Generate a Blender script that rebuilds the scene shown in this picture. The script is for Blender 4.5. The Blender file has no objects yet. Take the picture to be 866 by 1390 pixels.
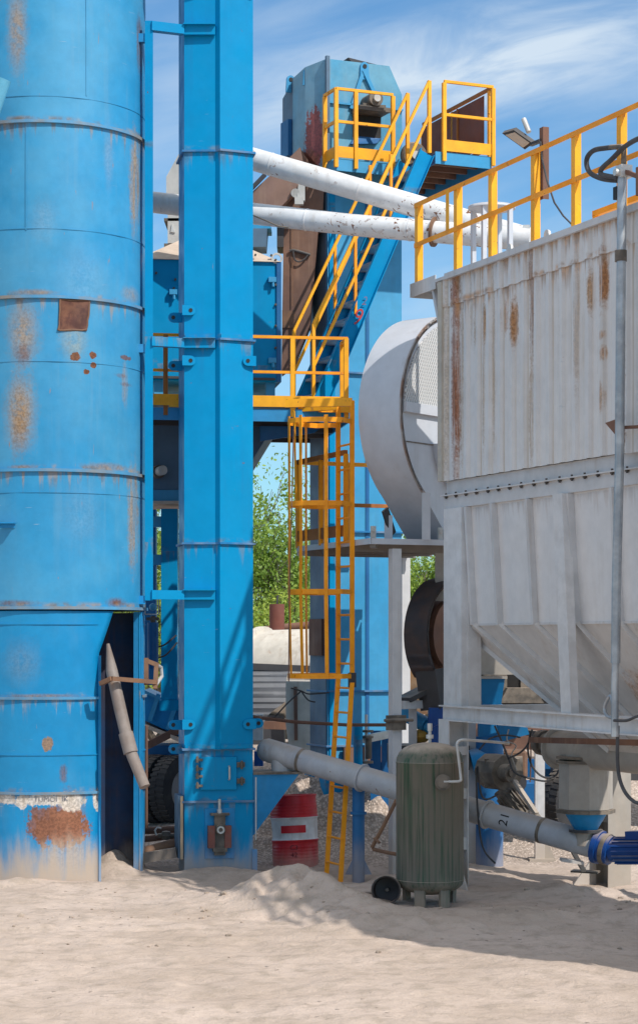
import bpy, bmesh, math, random
from mathutils import Vector, Matrix, noise as mnoise
R = math.radians
random.seed(7)
scene = bpy.context.scene
COL = scene.collection
F, CX, HY, H = 2800.0, 433.0, 870.0, 2.8      # focal length in photo pixels, principal column, horizon row, eye height

def at(px, py, Y):
    return Vector(((px-CX)/F*Y, Y, H-(py-HY)/F*Y))

def on_plane(px, py, o, n):
    r = Vector(((px-CX)/F, 1.0, -(py-HY)/F)); c = Vector((0, 0, H))
    s = (Vector(o)-c).dot(n)/r.dot(n)
    return c+r*s

# ------------------------------------------------------------------ materials
class NT:
    def __init__(s, nt): s.nt = nt
    def n(s, typ, **kw):
        nd = s.nt.nodes.new(typ)
        for k, v in kw.items(): setattr(nd, k, v)
        return nd
    def put(s, sock, v):
        if v is None: return
        if isinstance(v, bpy.types.NodeSocket): s.nt.links.new(v, sock)
        else:
            if hasattr(sock.default_value, '__len__'):
                L = len(sock.default_value)
                v = list(v) if hasattr(v, '__len__') else [v]*L
                if len(v) < L: v = v+[1.0]
                sock.default_value = v[:L]
            else: sock.default_value = v
    def math(s, op, a, b=None, c=None, clamp=False):
        nd = s.n('ShaderNodeMath', operation=op, use_clamp=clamp)
        for i, v in enumerate((a, b, c)): s.put(nd.inputs[i], v)
        return nd.outputs[0]
    def vmath(s, op, a, b=None, out=0):
        nd = s.n('ShaderNodeVectorMath', operation=op)
        s.put(nd.inputs[0], a)
        if b is not None: s.put(nd.inputs[1], b)
        return nd.outputs[out]
    def mix(s, f, a, b, typ='MIX'):
        nd = s.n('ShaderNodeMix', data_type='RGBA', blend_type=typ)
        s.put(nd.inputs[0], f); s.put(nd.inputs[6], a); s.put(nd.inputs[7], b)
        return nd.outputs[2]
    def noise(s, vec, scale, detail=5, rough=.55, dist=0):
        nd = s.n('ShaderNodeTexNoise')
        s.put(nd.inputs['Vector'], vec)
        nd.inputs['Scale'].default_value = scale; nd.inputs['Detail'].default_value = detail
        nd.inputs['Roughness'].default_value = rough; nd.inputs['Distortion'].default_value = dist
        return nd.outputs[0]
    def rng(s, v, a, b, c=0., d=1., smooth=True):
        nd = s.n('ShaderNodeMapRange', interpolation_type='SMOOTHSTEP' if smooth else 'LINEAR')
        s.put(nd.inputs[0], v)
        for i, x in enumerate((a, b, c, d)): s.put(nd.inputs[i+1], x)
        return nd.outputs[0]

MATS = {}
RUST = (.17, .065, .028)
RUSTL = (.34, .155, .06)
DUST = (.47, .375, .29)
def c4(c): return (c[0], c[1], c[2], 1)

def paint(name, base, fade=None, fade_amt=.5, fade_scale=.7, rust=0., rust_scale=2.2, chips=0., streak=0.,
          streak_col=None, streak_lo=.5, streak_sc=1., dust=0., dust_h=.6, top=0., rough=.45, blobs=(), bump=.15, dent=0., metal=0., mottle=.12, bands=(), band_amt=.8, band_col=(.20, .13, .08), ribs=None, scratch=0., spec=.4):
    m = bpy.data.materials.new(name); m.use_nodes = True
    t = NT(m.node_tree); b = m.node_tree.nodes['Principled BSDF']
    geo = t.n('ShaderNodeNewGeometry'); pos = geo.outputs['Position']; nor = geo.outputs['Normal']
    obj = t.n('ShaderNodeTexCoord').outputs['Object']
    col = c4(base)
    if fade:
        f = t.rng(t.noise(pos, fade_scale, 6, .6), .38, .66, 0, fade_amt)
        col = t.mix(f, col, c4(fade))
    if mottle:
        f = t.rng(t.noise(pos, 5, 8, .65), .3, .7, 1-mottle, 1+mottle*.6)
        nd = t.n('ShaderNodeHueSaturation'); t.put(nd.inputs['Value'], f); t.put(nd.inputs['Color'], col); col = nd.outputs[0]
        f2 = t.rng(t.noise(pos, .45, 3, .5), .3, .7, 1-mottle*.7, 1+mottle*.7)
        nd = t.n('ShaderNodeHueSaturation'); t.put(nd.inputs['Value'], f2); t.put(nd.inputs['Color'], col); col = nd.outputs[0]
    if streak:
        sv = t.vmath('MULTIPLY', pos, (7, 7, .28) if streak_lo > .4 else (22, 22, .5))
        f = t.math('MULTIPLY', t.rng(t.noise(sv, 1.2, 5, .6), streak_lo, streak_lo+.2), streak)
        f = t.math('MULTIPLY', f, t.rng(t.noise(pos, 1.1, 3), .4, .62) if streak_lo > .4 else t.rng(t.noise(t.vmath('MULTIPLY', pos, (4, 4, 1)), 1, 4), .3, .55, .25, .9))
        col = t.mix(f, col, c4(streak_col or (base[0]*.45+.05, base[1]*.42+.03, base[2]*.38+.02)))
    rough_n = rough
    rmask = None
    rmask_amt = True
    nz = t.noise(pos, 9, 7, .7); nzf = t.noise(pos, 34, 5, .65) if blobs else None; nzs = t.noise(t.vmath('MULTIPLY', pos, (20, 20, .9)), 1, 6, .7) if blobs else None
    nz2 = t.noise(t.vmath('MULTIPLY', pos, (14, 14, 1.6)), 1, 5, .65)
    for (cx, cy, cz, rx, ry, rz, amt, bc, kind) in blobs:
        d = t.vmath('SUBTRACT', obj, (cx, cy, cz))
        d = t.vmath('DIVIDE', d, (rx, ry, rz))
        L = t.vmath('LENGTH', d, out=1)
        L = t.math('ADD', L, t.math('MULTIPLY', t.math('SUBTRACT', nz, .5), 1.5 if kind == 'hard' else 1.1))
        L = t.math('ADD', L, t.math('MULTIPLY', t.math('SUBTRACT', nzf, .5), .55 if kind == 'hard' else .8))
        L = t.math('ADD', L, t.math('MULTIPLY', t.math('SUBTRACT', nz2, .5), 1.2 if kind == 'hard' else .4))
        if rmask_amt: bc = t.mix(t.rng(nzf, .38, .62), c4(tuple(x*.72 for x in bc[:3])), c4(tuple(min(1, x*1.22) for x in bc[:3])))
        else: bc = c4(bc)
        if kind == 'hard':
            f = t.rng(L, .98, .78, 0, amt)
        elif kind == 'streak':
            f = t.math('MULTIPLY', t.rng(L, 1.05, .35, 0, amt), t.rng(nzs, .33, .55, .12, 1.))
        else:
            f = t.math('MULTIPLY', t.rng(L, 1.1, .2, 0, amt), t.rng(nz, .35, .6, .45, 1.))
        col = t.mix(f, col, bc)
    if bands:
        sepb = t.n('ShaderNodeSeparateXYZ'); t.put(sepb.inputs[0], pos); zz = sepb.outputs[2]
        acc = None
        stv = t.noise(t.vmath('MULTIPLY', pos, (11, 11, .5)), 1, 5, .65)
        ln = t.rng(stv, .42, .72, .03, .42)
        for zb in bands:
            dn = t.math('SUBTRACT', zb, zz)                       # distance below the joint
            f = t.math('MULTIPLY', t.rng(t.math('DIVIDE', dn, ln), 1., 0.), t.math('GREATER_THAN', dn, -.006))
            f = t.math('MULTIPLY', f, t.rng(stv, .38, .6))
            g = t.math('MULTIPLY', t.rng(t.math('ABSOLUTE', t.math('SUBTRACT', dn, -.03)), .055, .0), t.rng(t.noise(pos, 3.5, 6, .65), .46, .62))
            f = t.math('MAXIMUM', f, g)
            acc = f if acc is None else t.math('MAXIMUM', acc, f)
        col = t.mix(t.math('MULTIPLY', acc, band_amt), col, t.mix(t.rng(t.noise(pos, 8, 5), .4, .6), c4(band_col), c4(tuple(min(1, x*2.1) for x in band_col))))
    if ribs:
        sepr = t.n('ShaderNodeSeparateXYZ'); t.put(sepr.inputs[0], obj)
        m_ = t.math('MODULO', t.math('SUBTRACT', sepr.outputs[0], ribs[0]-10*ribs[1]), ribs[1])
        e1 = t.rng(t.math('ABSOLUTE', t.math('SUBTRACT', m_, .108)), .022, .004); e2 = t.rng(t.math('ABSOLUTE', t.math('SUBTRACT', m_, .0)), .012, .002)
        cell = t.math('FLOOR', t.math('DIVIDE', t.math('SUBTRACT', sepr.outputs[0], ribs[0]-10*ribs[1]), ribs[1]))
        wn = t.n('ShaderNodeTexWhiteNoise', noise_dimensions='1D'); t.put(wn.inputs['W'], cell)
        f = t.math('MULTIPLY', t.math('MAXIMUM', e1, e2), t.rng(wn.outputs[0], .1, .95, .08, .62))
        f = t.math('MULTIPLY', f, t.rng(t.noise(t.vmath('MULTIPLY', pos, (3, 3, .8)), 1, 4), .3, .6, .45, 1.))
        col = t.mix(f, col, c4((.36, .29, .20)))
    if scratch:
        for k_, (sv_, th_) in enumerate((((3, 3, 30), .70), ((16, 16, 2.2), .72))):
            n = t.noise(t.vmath('MULTIPLY', pos, sv_), 1.3, 4, .6, .4)
            f = t.math('MULTIPLY', t.math('MULTIPLY', t.rng(n, th_-scratch*.05, th_-scratch*.05+.03), t.rng(t.noise(pos, 1.3+k_, 3), .54, .66)), .45 if k_ == 0 else .7)
            col = t.mix(f, col, c4((.42, .46, .48) if k_ == 0 else RUSTL))
    if rust:
        n = t.noise(pos, rust_scale, 9, .68, .3)
        th = .74-rust*.34
        f = t.rng(n, th, th+.05)
        rc = t.mix(t.rng(t.noise(pos, 6, 5), .35, .65), c4(RUST), c4(RUSTL))
        f1 = t.rng(n, th-.06, th+.02, 0, .5)
        col = t.mix(f1, col, c4(RUSTL))
        col = t.mix(f, col, rc); rmask = f
    if chips:
        n = t.noise(pos, 13, 4, .6, .8)
        th = .78-chips*.2
        f = t.math('MULTIPLY', t.rng(n, th, th+.03), t.rng(t.noise(pos, 1.7, 3), .45, .6))
        col = t.mix(f, col, c4(RUST))
        rmask = f if rmask is None else t.math('MAXIMUM', f, rmask)
    if dust:
        sep = t.n('ShaderNodeSeparateXYZ'); t.put(sep.inputs[0], pos)
        z = t.math('ADD', sep.outputs[2], t.math('MULTIPLY', t.math('SUBTRACT', t.noise(t.vmath('MULTIPLY', pos, (5, 5, .9)), 1.3, 7, .65), .5), -dust_h*1.5))
        f = t.rng(z, dust_h, 0., 0, dust)
        col = t.mix(f, col, c4(DUST)); df = f
        rough_n = t.math('ADD', t.math('MULTIPLY', f, .4), rough)
    if top:
        sep2 = t.n('ShaderNodeSeparateXYZ'); t.put(sep2.inputs[0], nor)
        f = t.math('MULTIPLY', t.rng(sep2.outputs[2], .45, .9), t.rng(t.noise(pos, 5, 6), .25, .6, .35*top, top))
        col = t.mix(f, col, c4(DUST))
    t.put(b.inputs['Base Color'], col)
    r = t.math('ADD', rough_n, t.rng(t.noise(pos, 3, 6), .3, .7, -.08, .16))
    if rmask is not None: r = t.math('ADD', r, t.math('MULTIPLY', rmask, .35), clamp=True)
    t.put(b.inputs['Roughness'], r)
    b.inputs['Metallic'].default_value = metal
    b.inputs['Specular IOR Level'].default_value = spec
    h = t.math('MULTIPLY', t.noise(pos, 35, 4), .12*bump)
    if dent: h = t.math('ADD', h, t.math('MULTIPLY', t.noise(pos, 1.4, 2), dent))
    bp = t.n('ShaderNodeBump'); bp.inputs['Strength'].default_value = .5; bp.inputs['Distance'].default_value = .05
    t.put(bp.inputs['Height'], h); t.put(b.inputs['Normal'], bp.outputs[0])
    MATS[name] = m
    return m

# ------------------------------------------------------------------ mesh builder
class MB:
    def __init__(s): s.bm = bmesh.new()
    def face(s, pts):
        vs = [s.bm.verts.new(p) for p in pts]
        return s.bm.faces.new(vs)
    def hexa(s, p):      # bottom 4 (ccw) then top 4
        v = [s.bm.verts.new(q) for q in p]
        for f in ((0,3,2,1), (4,5,6,7), (0,1,5,4), (1,2,6,5), (2,3,7,6), (3,0,4,7)):
            s.bm.faces.new([v[i] for i in f])
        return s
    def box(s, x0, x1, y0, y1, z0, z1):
        return s.hexa([(x0,y0,z0),(x1,y0,z0),(x1,y1,z0),(x0,y1,z0),(x0,y0,z1),(x1,y0,z1),(x1,y1,z1),(x0,y1,z1)])
    def bar(s, p0, p1, w, h, up=(0,0,1)):
        p0, p1 = Vector(p0), Vector(p1); d = (p1-p0).normalized(); u = Vector(up)
        if abs(d.dot(u)) > .98: u = Vector((0,1,0)) if abs(d.y) < .9 else Vector((1,0,0))
        sd = d.cross(u).normalized(); u = sd.cross(d).normalized()
        a, b = sd*(w/2), u*(h/2)
        return s.hexa([p0-a-b, p0+a-b, p1+a-b, p1-a-b, p0-a+b, p0+a+b, p1+a+b, p1-a+b])
    def ring_frame(s, d):
        u = Vector((0,0,1)) if abs(d.z) < .9 else Vector((0,1,0))
        a = d.cross(u).normalized(); return a, a.cross(d).normalized()
    def tube(s, p0, p1, r, r2=None, n=16, cap=True):
        return s.path([p0, p1], [r, r if r2 is None else r2], n, cap)
    def path(s, pts, r, n=10, cap=True):
        pts = [Vector(p) for p in pts]; k = len(pts)
        rs = r if isinstance(r, (list, tuple)) else [r]*k
        rings = []; a = None
        for i, p in enumerate(pts):
            d = (pts[min(i+1, k-1)]-pts[max(i-1, 0)])
            d = d.normalized() if d.length > 1e-9 else Vector((0,0,1))
            if a is None: a, b = s.ring_frame(d)
            else:
                a = (a-d*a.dot(d)).normalized(); b = a.cross(d).normalized()
            rings.append([s.bm.verts.new(p+a*(rs[i]*math.cos(2*math.pi*j/n))+b*(rs[i]*math.sin(2*math.pi*j/n))) for j in range(n)])
        for i in range(k-1):
            for j in range(n):
                s.bm.faces.new([rings[i][j], rings[i][(j+1)%n], rings[i+1][(j+1)%n], rings[i+1][j]])
        if cap:
            s.bm.faces.new(list(reversed(rings[0]))); s.bm.faces.new(rings[-1])
        return s
    def prism(s, poly, vec):
        vec = Vector(vec); n = len(poly)
        a = [s.bm.verts.new(Vector(p)) for p in poly]; b = [s.bm.verts.new(Vector(p)+vec) for p in poly]
        s.bm.faces.new(a); s.bm.faces.new(list(reversed(b)))
        for i in range(n): s.bm.faces.new([a[i], b[i], b[(i+1)%n], a[(i+1)%n]])
        return s
    def lathe(s, prof, c=(0,0,0), n=48, a0=0, a1=360, M=None, wob=None):
        c = Vector(c); full = abs(a1-a0) >= 359.9; k = n if full else n+1
        rings = []
        for (r, z) in prof:
            row = []
            for j in range(k):
                a = R(a0+(a1-a0)*j/n)
                rr = r+(wob(a, z) if wob else 0)
                p = Vector((rr*math.cos(a), rr*math.sin(a), z))
                if M: p = M @ p
                row.append(s.bm.verts.new(c+p))
            rings.append(row)
        for i in range(len(prof)-1):
            for j in range(n):
                j2 = (j+1)%k
                s.bm.faces.new([rings[i][j], rings[i][j2], rings[i+1][j2], rings[i+1][j]])
        return s
    def text(s, string, size, M, fn=None, thick=0.0):
        cu = bpy.data.curves.new('t', 'FONT'); cu.body = string; cu.size = size; cu.align_x = 'CENTER'; cu.align_y = 'CENTER'
        o = bpy.data.objects.new('t', cu); COL.objects.link(o)
        dg = bpy.context.evaluated_depsgraph_get(); dg.update()
        me = bpy.data.meshes.new_from_object(o.evaluated_get(dg))
        vs = [s.bm.verts.new(fn(v.co) if fn else M @ v.co) for v in me.vertices]
        for p in me.polygons:
            try: s.bm.faces.new([vs[i] for i in p.vertices])
            except ValueError: pass
        bpy.data.objects.remove(o); bpy.data.curves.remove(cu); bpy.data.meshes.remove(me)
        return s
    def build(s, name, mat, parent=None, world=False, smooth=True, bevel=0., label=None, sharp=.55):
        bm = s.bm
        if world and parent is not None:
            bmesh.ops.transform(bm, matrix=PM[parent.name].inverted(), verts=bm.verts)
        bmesh.ops.remove_doubles(bm, verts=bm.verts, dist=1e-5)
        bmesh.ops.recalc_face_normals(bm, faces=bm.faces)
        if bevel:
            es = [e for e in bm.edges if len(e.link_faces) == 2 and e.calc_face_angle(0) > .7]
            try: bmesh.ops.bevel(bm, geom=es, offset=bevel, segments=1, affect='EDGES', clamp_overlap=True)
            except Exception: pass
        if smooth:
            for f in bm.faces: f.smooth = True
            for e in bm.edges:
                if len(e.link_faces) == 2 and e.calc_face_angle(0) > sharp: e.smooth = False
        me = bpy.data.meshes.new(name); bm.to_mesh(me); bm.free()
        me.materials.append(mat)
        o = bpy.data.objects.new(name, me); COL.objects.link(o)
        if parent is not None:
            o.parent = parent; PM[o.name] = PM[parent.name]
        else: PM[o.name] = Matrix.Identity(4)
        if label: o['label'] = label
        return o

PM = {}
def thing(name, label, cat, loc=(0,0,0), rz=0., group=None):
    o = bpy.data.objects.new(name, None); COL.objects.link(o)
    o.location = loc; o.rotation_euler = (0, 0, rz); o.empty_display_size = .2
    PM[o.name] = Matrix.Translation(Vector(loc)) @ Matrix.Rotation(rz, 4, 'Z')
    o['label'] = label; o['category'] = cat
    if group: o['group'] = group
    return o
def dup(root, loc, rz, label, group=None):
    r = root.copy(); COL.objects.link(r); r.location = loc; r.rotation_euler = (0, 0, rz); r['label'] = label
    if group: r['group'] = group
    for ch in list(root.children):
        c = ch.copy(); COL.objects.link(c); c.parent = r
        for g in list(ch.children):
            d = g.copy(); COL.objects.link(d); d.parent = c
    return r
def tag(o, label, cat, group=None):
    o['label'] = label; o['category'] = cat
    if group: o['group'] = group
    return o

# ------------------------------------------------------------------ palette
BLUE = (.008, .245, .56)
def ezz(py): return H+(HY-py)*.00889
M_elev = paint('elevator_blue', (.0, .250, .515), fade=(.003, .275, .53), fade_amt=.5, scratch=.45, bands=[ezz(p) for p in (207, 462, 738, 1017, 1088)], band_amt=.6, band_col=(.10, .11, .12), chips=.4, streak=.30, streak_col=(.015, .185, .40), dust=.75, dust_h=.55, rough=.42, mottle=.05, dent=.04, spec=.14)
M_blue = paint('plant_blue', (.004, .23, .52), fade=(.05, .30, .55), chips=.2, streak=.2, dust=.5, dust_h=.5, rough=.45, top=.35)
M_tower = paint('tower_blue', (.035, .29, .54), fade=(.08, .35, .57), fade_amt=.6, chips=.1, streak=.2, rough=.45, mottle=.08, dent=.05)
M_shadeblue = paint('shaded_blue', (.003, .15, .36), fade=(.01, .19, .40), chips=.3, streak=.2, dust=.6, dust_h=.5, rough=.45, top=.4)  # plant blue darkened: shade painted into the feeder parts
M_dblue = paint('dark_blue', (.008, .11, .30), fade=(.02, .15, .32), chips=.2, streak=.2, dust=.5, dust_h=.5, rough=.5)
M_greyblue = paint('bin_greyblue', (.09, .16, .24), fade=(.13, .2, .28), chips=.1, streak=.3, rough=.55)
M_yel = paint('rail_yellow', (.95, .43, .010), fade=(.88, .36, .015), fade_amt=.6, fade_scale=3, rust=.13, rust_scale=4, chips=.6, rough=.45)
M_orange = paint('ladder_yellow', (.97, .37, .006), fade=(.86, .27, .010), fade_amt=.6, fade_scale=3, rust=.17, rust_scale=3.5, chips=.6, rough=.5)
M_rustrail = paint('rusty_orange', (.42, .15, .03), fade=(.25, .09, .03), fade_amt=.8, fade_scale=2, rust=.3, rough=.7)
M_white = paint('pipe_white', (.72, .72, .72), fade=(.60, .58, .55), fade_amt=.6, rust=.15, rust_scale=3.6, chips=.9, scratch=1., streak=.4, streak_col=(.42, .36, .3), rough=.45)
M_grey = paint('steel_grey_paint', (.57, .57, .575), fade=(.56, .55, .54), chips=.2, streak=.35, streak_col=(.36, .27, .19), dust=.6, dust_h=.7, rough=.5, mottle=.08)
M_fan = paint('fan_grey', (.52, .545, .59), fade=(.57, .58, .61), chips=.15, streak=.2, streak_col=(.33, .30, .28), rough=.45, mottle=.06, dent=.04)
M_tube = paint('tube_grey', (.40, .425, .47), fade=(.48, .465, .44), fade_amt=.7, chips=.55, scratch=.8, streak=.4, streak_col=(.3, .26, .22), rough=.52, top=.55)
M_beige = paint('dusty_shade_beige', (.38, .35, .31), fade=(.30, .28, .255), chips=.25, streak=.4, dust=.5, dust_h=1.4, rough=.6, top=.6)  # real dust, plus a base darkened for the shade under the house
M_galv = paint('galvanised', (.33, .36, .39), fade=(.55, .57, .58), fade_amt=.8, fade_scale=4, chips=.1, metal=.55, rough=.42)
M_rust = paint('rust_brown', (.16, .085, .062), fade=(.23, .115, .07), fade_amt=.8, fade_scale=1.3, streak=.5, streak_col=(.33, .2, .13), rough=.75)
M_rustpanel = paint('guard_rust_red', (.17, .055, .04), fade=(.22, .08, .05), rough=.7)
M_bareRust = paint('bare_rust', (.24, .13, .075), fade=(.12, .07, .05), fade_amt=.8, fade_scale=5, rough=.75)
M_black = paint('dark_steel', (.045, .045, .05), fade=(.09, .08, .075), rough=.55, chips=.2, dust=.4, dust_h=.6, top=.4)
M_rubber = paint('rubber', (.055, .055, .06), fade=(.11, .11, .11), fade_scale=5, rough=.75, mottle=.05)
M_tyre = paint('tyre_rubber', (.035, .035, .038), fade=(.075, .07, .066), fade_scale=4, rough=.85, top=.25)
M_rim = paint('rim_grey', (.33, .33, .34), fade=(.25, .22, .2), chips=.2, rough=.6)
M_motor = paint('motor_blue', (.004, .05, .235), fade=(.015, .10, .28), chips=.3, rough=.42, top=.7)
M_gear = paint('greasy_casting', (.10, .085, .07), fade=(.22, .18, .14), fade_amt=.9, fade_scale=6, chips=.3, rough=.6, top=.6)
M_sandtop = paint('settled_dust', (.55, .44, .35), fade=(.62, .52, .43), rough=.9, bump=1.)
M_cream = paint('peeling_cream', (.62, .57, .49), fade=(.50, .44, .36), rust=.12, rust_scale=1.6, streak=.5, streak_col=(.3, .2, .12), rough=.7)
M_sheet = paint('grey_sheeting', (.13, .135, .15), fade=(.20, .20, .20), streak=.3, rough=.5)
M_bolt = paint('dark_bolts', (.09, .075, .065), rough=.6)
M_zinc = paint('pale_metal', (.6, .6, .58), fade=(.45, .42, .38), fade_scale=6, metal=.3, rough=.4)
M_wood = paint('old_wood', (.45, .34, .23), fade=(.33, .25, .17), fade_scale=5, streak=.3, rough=.8)
M_redmark = paint('red_marker', (.45, .04, .04), rough=.6)
M_blackmark = paint('black_marker', (.02, .02, .02), rough=.6)

# ------------------------------------------------------------------ ground
MOUNDS = [(.40, 28.1, .55, 1.3, 1.1), (.25, 24.7, -.13, .55, .5), (-.25, 21.9, .30, .55, .62), (.12, 21.2, .20, .5, .5), (.42, 20.5, .13, .5, .5), (-.75, 22.3, .08, .7, .5), (-2.45, 25.0, .26, .25, .42),
          (1.9, 20.6, .10, 1.1, .5), (.9, 20.0, .07, .8, .35), (-3.3, 23.6, .07, 1.1, .3), (2.6, 22.4, .12, .8, .5), (-1.2, 24.6, .08, .8, .4), (3.2, 21.2, .12, .6, .5)]
def smooth(a, b, x):
    t = max(0., min(1., (x-a)/(b-a))); return t*t*(3-2*t)
def ground_h(x, y):
    z = 0.
    for (mx, my, h, sx, sy) in MOUNDS:
        d = ((x-mx)/sx)**2+((y-my)/sy)**2
        if d < 9: z += h*math.exp(-d*.9)*(1+.45*mnoise.noise(Vector((x*3.2, y*3.2, 4)))+.22*mnoise.noise(Vector((x*8, y*8, 1))))
    bank = smooth(26.6, 30.5, y+.25*mnoise.noise(Vector((x*.7, y*.7, 3))))*(.95-.55*smooth(-1.2, -2.6, x))
    z += bank*smooth(60, 36, y)
    if y < 60:
        for (yr, sl, am) in ((19.25, .05, .030), (20.15, .07, .026), (18.1, -.03, .022)):
            dy = y-yr-sl*x-.12*mnoise.noise(Vector((x*.5, yr, 2)))
            z += am*(-math.exp(-(dy/.13)**2)+.7*math.exp(-((abs(dy)-.24)/.09)**2))*(.5+.7*mnoise.noise(Vector((x*.9, yr, 7))))
        k = mnoise.noise(Vector((x*3.3, y*3.3, 11))); z -= .05*max(0, k-.38)
        k = mnoise.noise(Vector((x*5.5, y*5.5, 21))); z += .05*max(0, k-.42)
        z += .045*mnoise.noise(Vector((x*.8, y*.8, 0)))+.022*mnoise.noise(Vector((x*2.6, y*2.6, 5)))+.011*mnoise.noise(Vector((x*7, y*7, 9)))+.006*mnoise.noise(Vector((x*15, y*15, 2)))
    return z
def ground():
    def axis(lo, hi, st, far):
        a = []; v = lo
        while v < hi: a.append(v); v += st
        a.append(hi); s = st; v = hi
        while v < far: s *= 1.35; v += s; a.append(v)
        s = st; v = lo; b = []
        while v > -far: s *= 1.35; v -= s; b.append(v)
        return list(reversed(b))+a
    xs = axis(-6, 6, .055, 900); ys = axis(14, 33, .055, 900)
    bm = bmesh.new()
    g = [[bm.verts.new((x, y, ground_h(x, y))) for x in xs] for y in ys]
    for j in range(len(ys)-1):
        for i in range(len(xs)-1):
            bm.faces.new((g[j][i], g[j][i+1], g[j+1][i+1], g[j+1][i])).smooth = True
    me = bpy.data.meshes.new('sandy_ground'); bm.to_mesh(me); bm.free()
    m = bpy.data.materials.new('sand'); m.use_nodes = True; t = NT(m.node_tree); b = m.node_tree.nodes['Principled BSDF']
    pos = t.n('ShaderNodeNewGeometry').outputs['Position']
    n1 = t.noise(pos, .6, 8, .62); n2 = t.noise(pos, 4, 8, .65); n3 = t.noise(pos, 38, 4, .6)
    col = t.mix(t.rng(n1, .35, .65), c4((.47, .375, .305)), c4((.58, .47, .395)))
    col = t.mix(t.rng(n2, .45, .68, 0, .75), col, c4((.37, .30, .24)))
    col = t.mix(t.rng(n3, .58, .75, 0, .45), col, c4((.30, .235, .18)))
    # coarse gravel on the bank
    vo = t.n('ShaderNodeTexVoronoi'); t.put(vo.inputs['Vector'], pos); vo.inputs['Scale'].default_value = 26
    sep = t.n('ShaderNodeSeparateXYZ'); t.put(sep.inputs[0], pos)
    gm = t.rng(t.math('ADD', sep.outputs[1], t.math('MULTIPLY', n2, 1.5)), 26.1, 26.8)
    gc = t.mix(t.rng(vo.outputs['Color'], .1, .9), c4((.48, .385, .315)), c4((.70, .575, .485)))
    gc = t.mix(t.rng(vo.outputs['Distance'], .3, .7, 0, .55), gc, c4((.15, .115, .09)))
    col = t.mix(gm, col, gc)
    # pebbles and crumbs
    vo2 = t.n('ShaderNodeTexVoronoi'); t.put(vo2.inputs['Vector'], pos); vo2.inputs['Scale'].default_value = 7
    pb = t.math('MULTIPLY', t.rng(vo2.outputs['Distance'], .16, .08), t.rng(n1, .5, .6))
    col = t.mix(t.math('MULTIPLY', pb, .6), col, c4((.26, .2, .16)))
    t.put(b.inputs['Base Color'], col); b.inputs['Roughness'].default_value = .95; b.inputs['Specular IOR Level'].default_value = .15
    h = t.math('ADD', t.math('MULTIPLY', t.noise(pos, 9, 8, .64), .065), t.math('MULTIPLY', n3, .02))
    h = t.math('ADD', h, t.math('MULTIPLY', t.math('MULTIPLY', gm, t.rng(vo.outputs['Distance'], .5, 0)), .03))
    h = t.math('ADD', h, t.math('MULTIPLY', pb, .03))
    bp = t.n('ShaderNodeBump'); bp.inputs['Strength'].default_value = .9; bp.inputs['Distance'].default_value = .5
    t.put(bp.inputs['Height'], h); t.put(b.inputs['Normal'], bp.outputs[0])
    me.materials.append(m)
    o = bpy.data.objects.new('sandy_ground', me); COL.objects.link(o); o['kind'] = 'structure'
ground()

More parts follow.
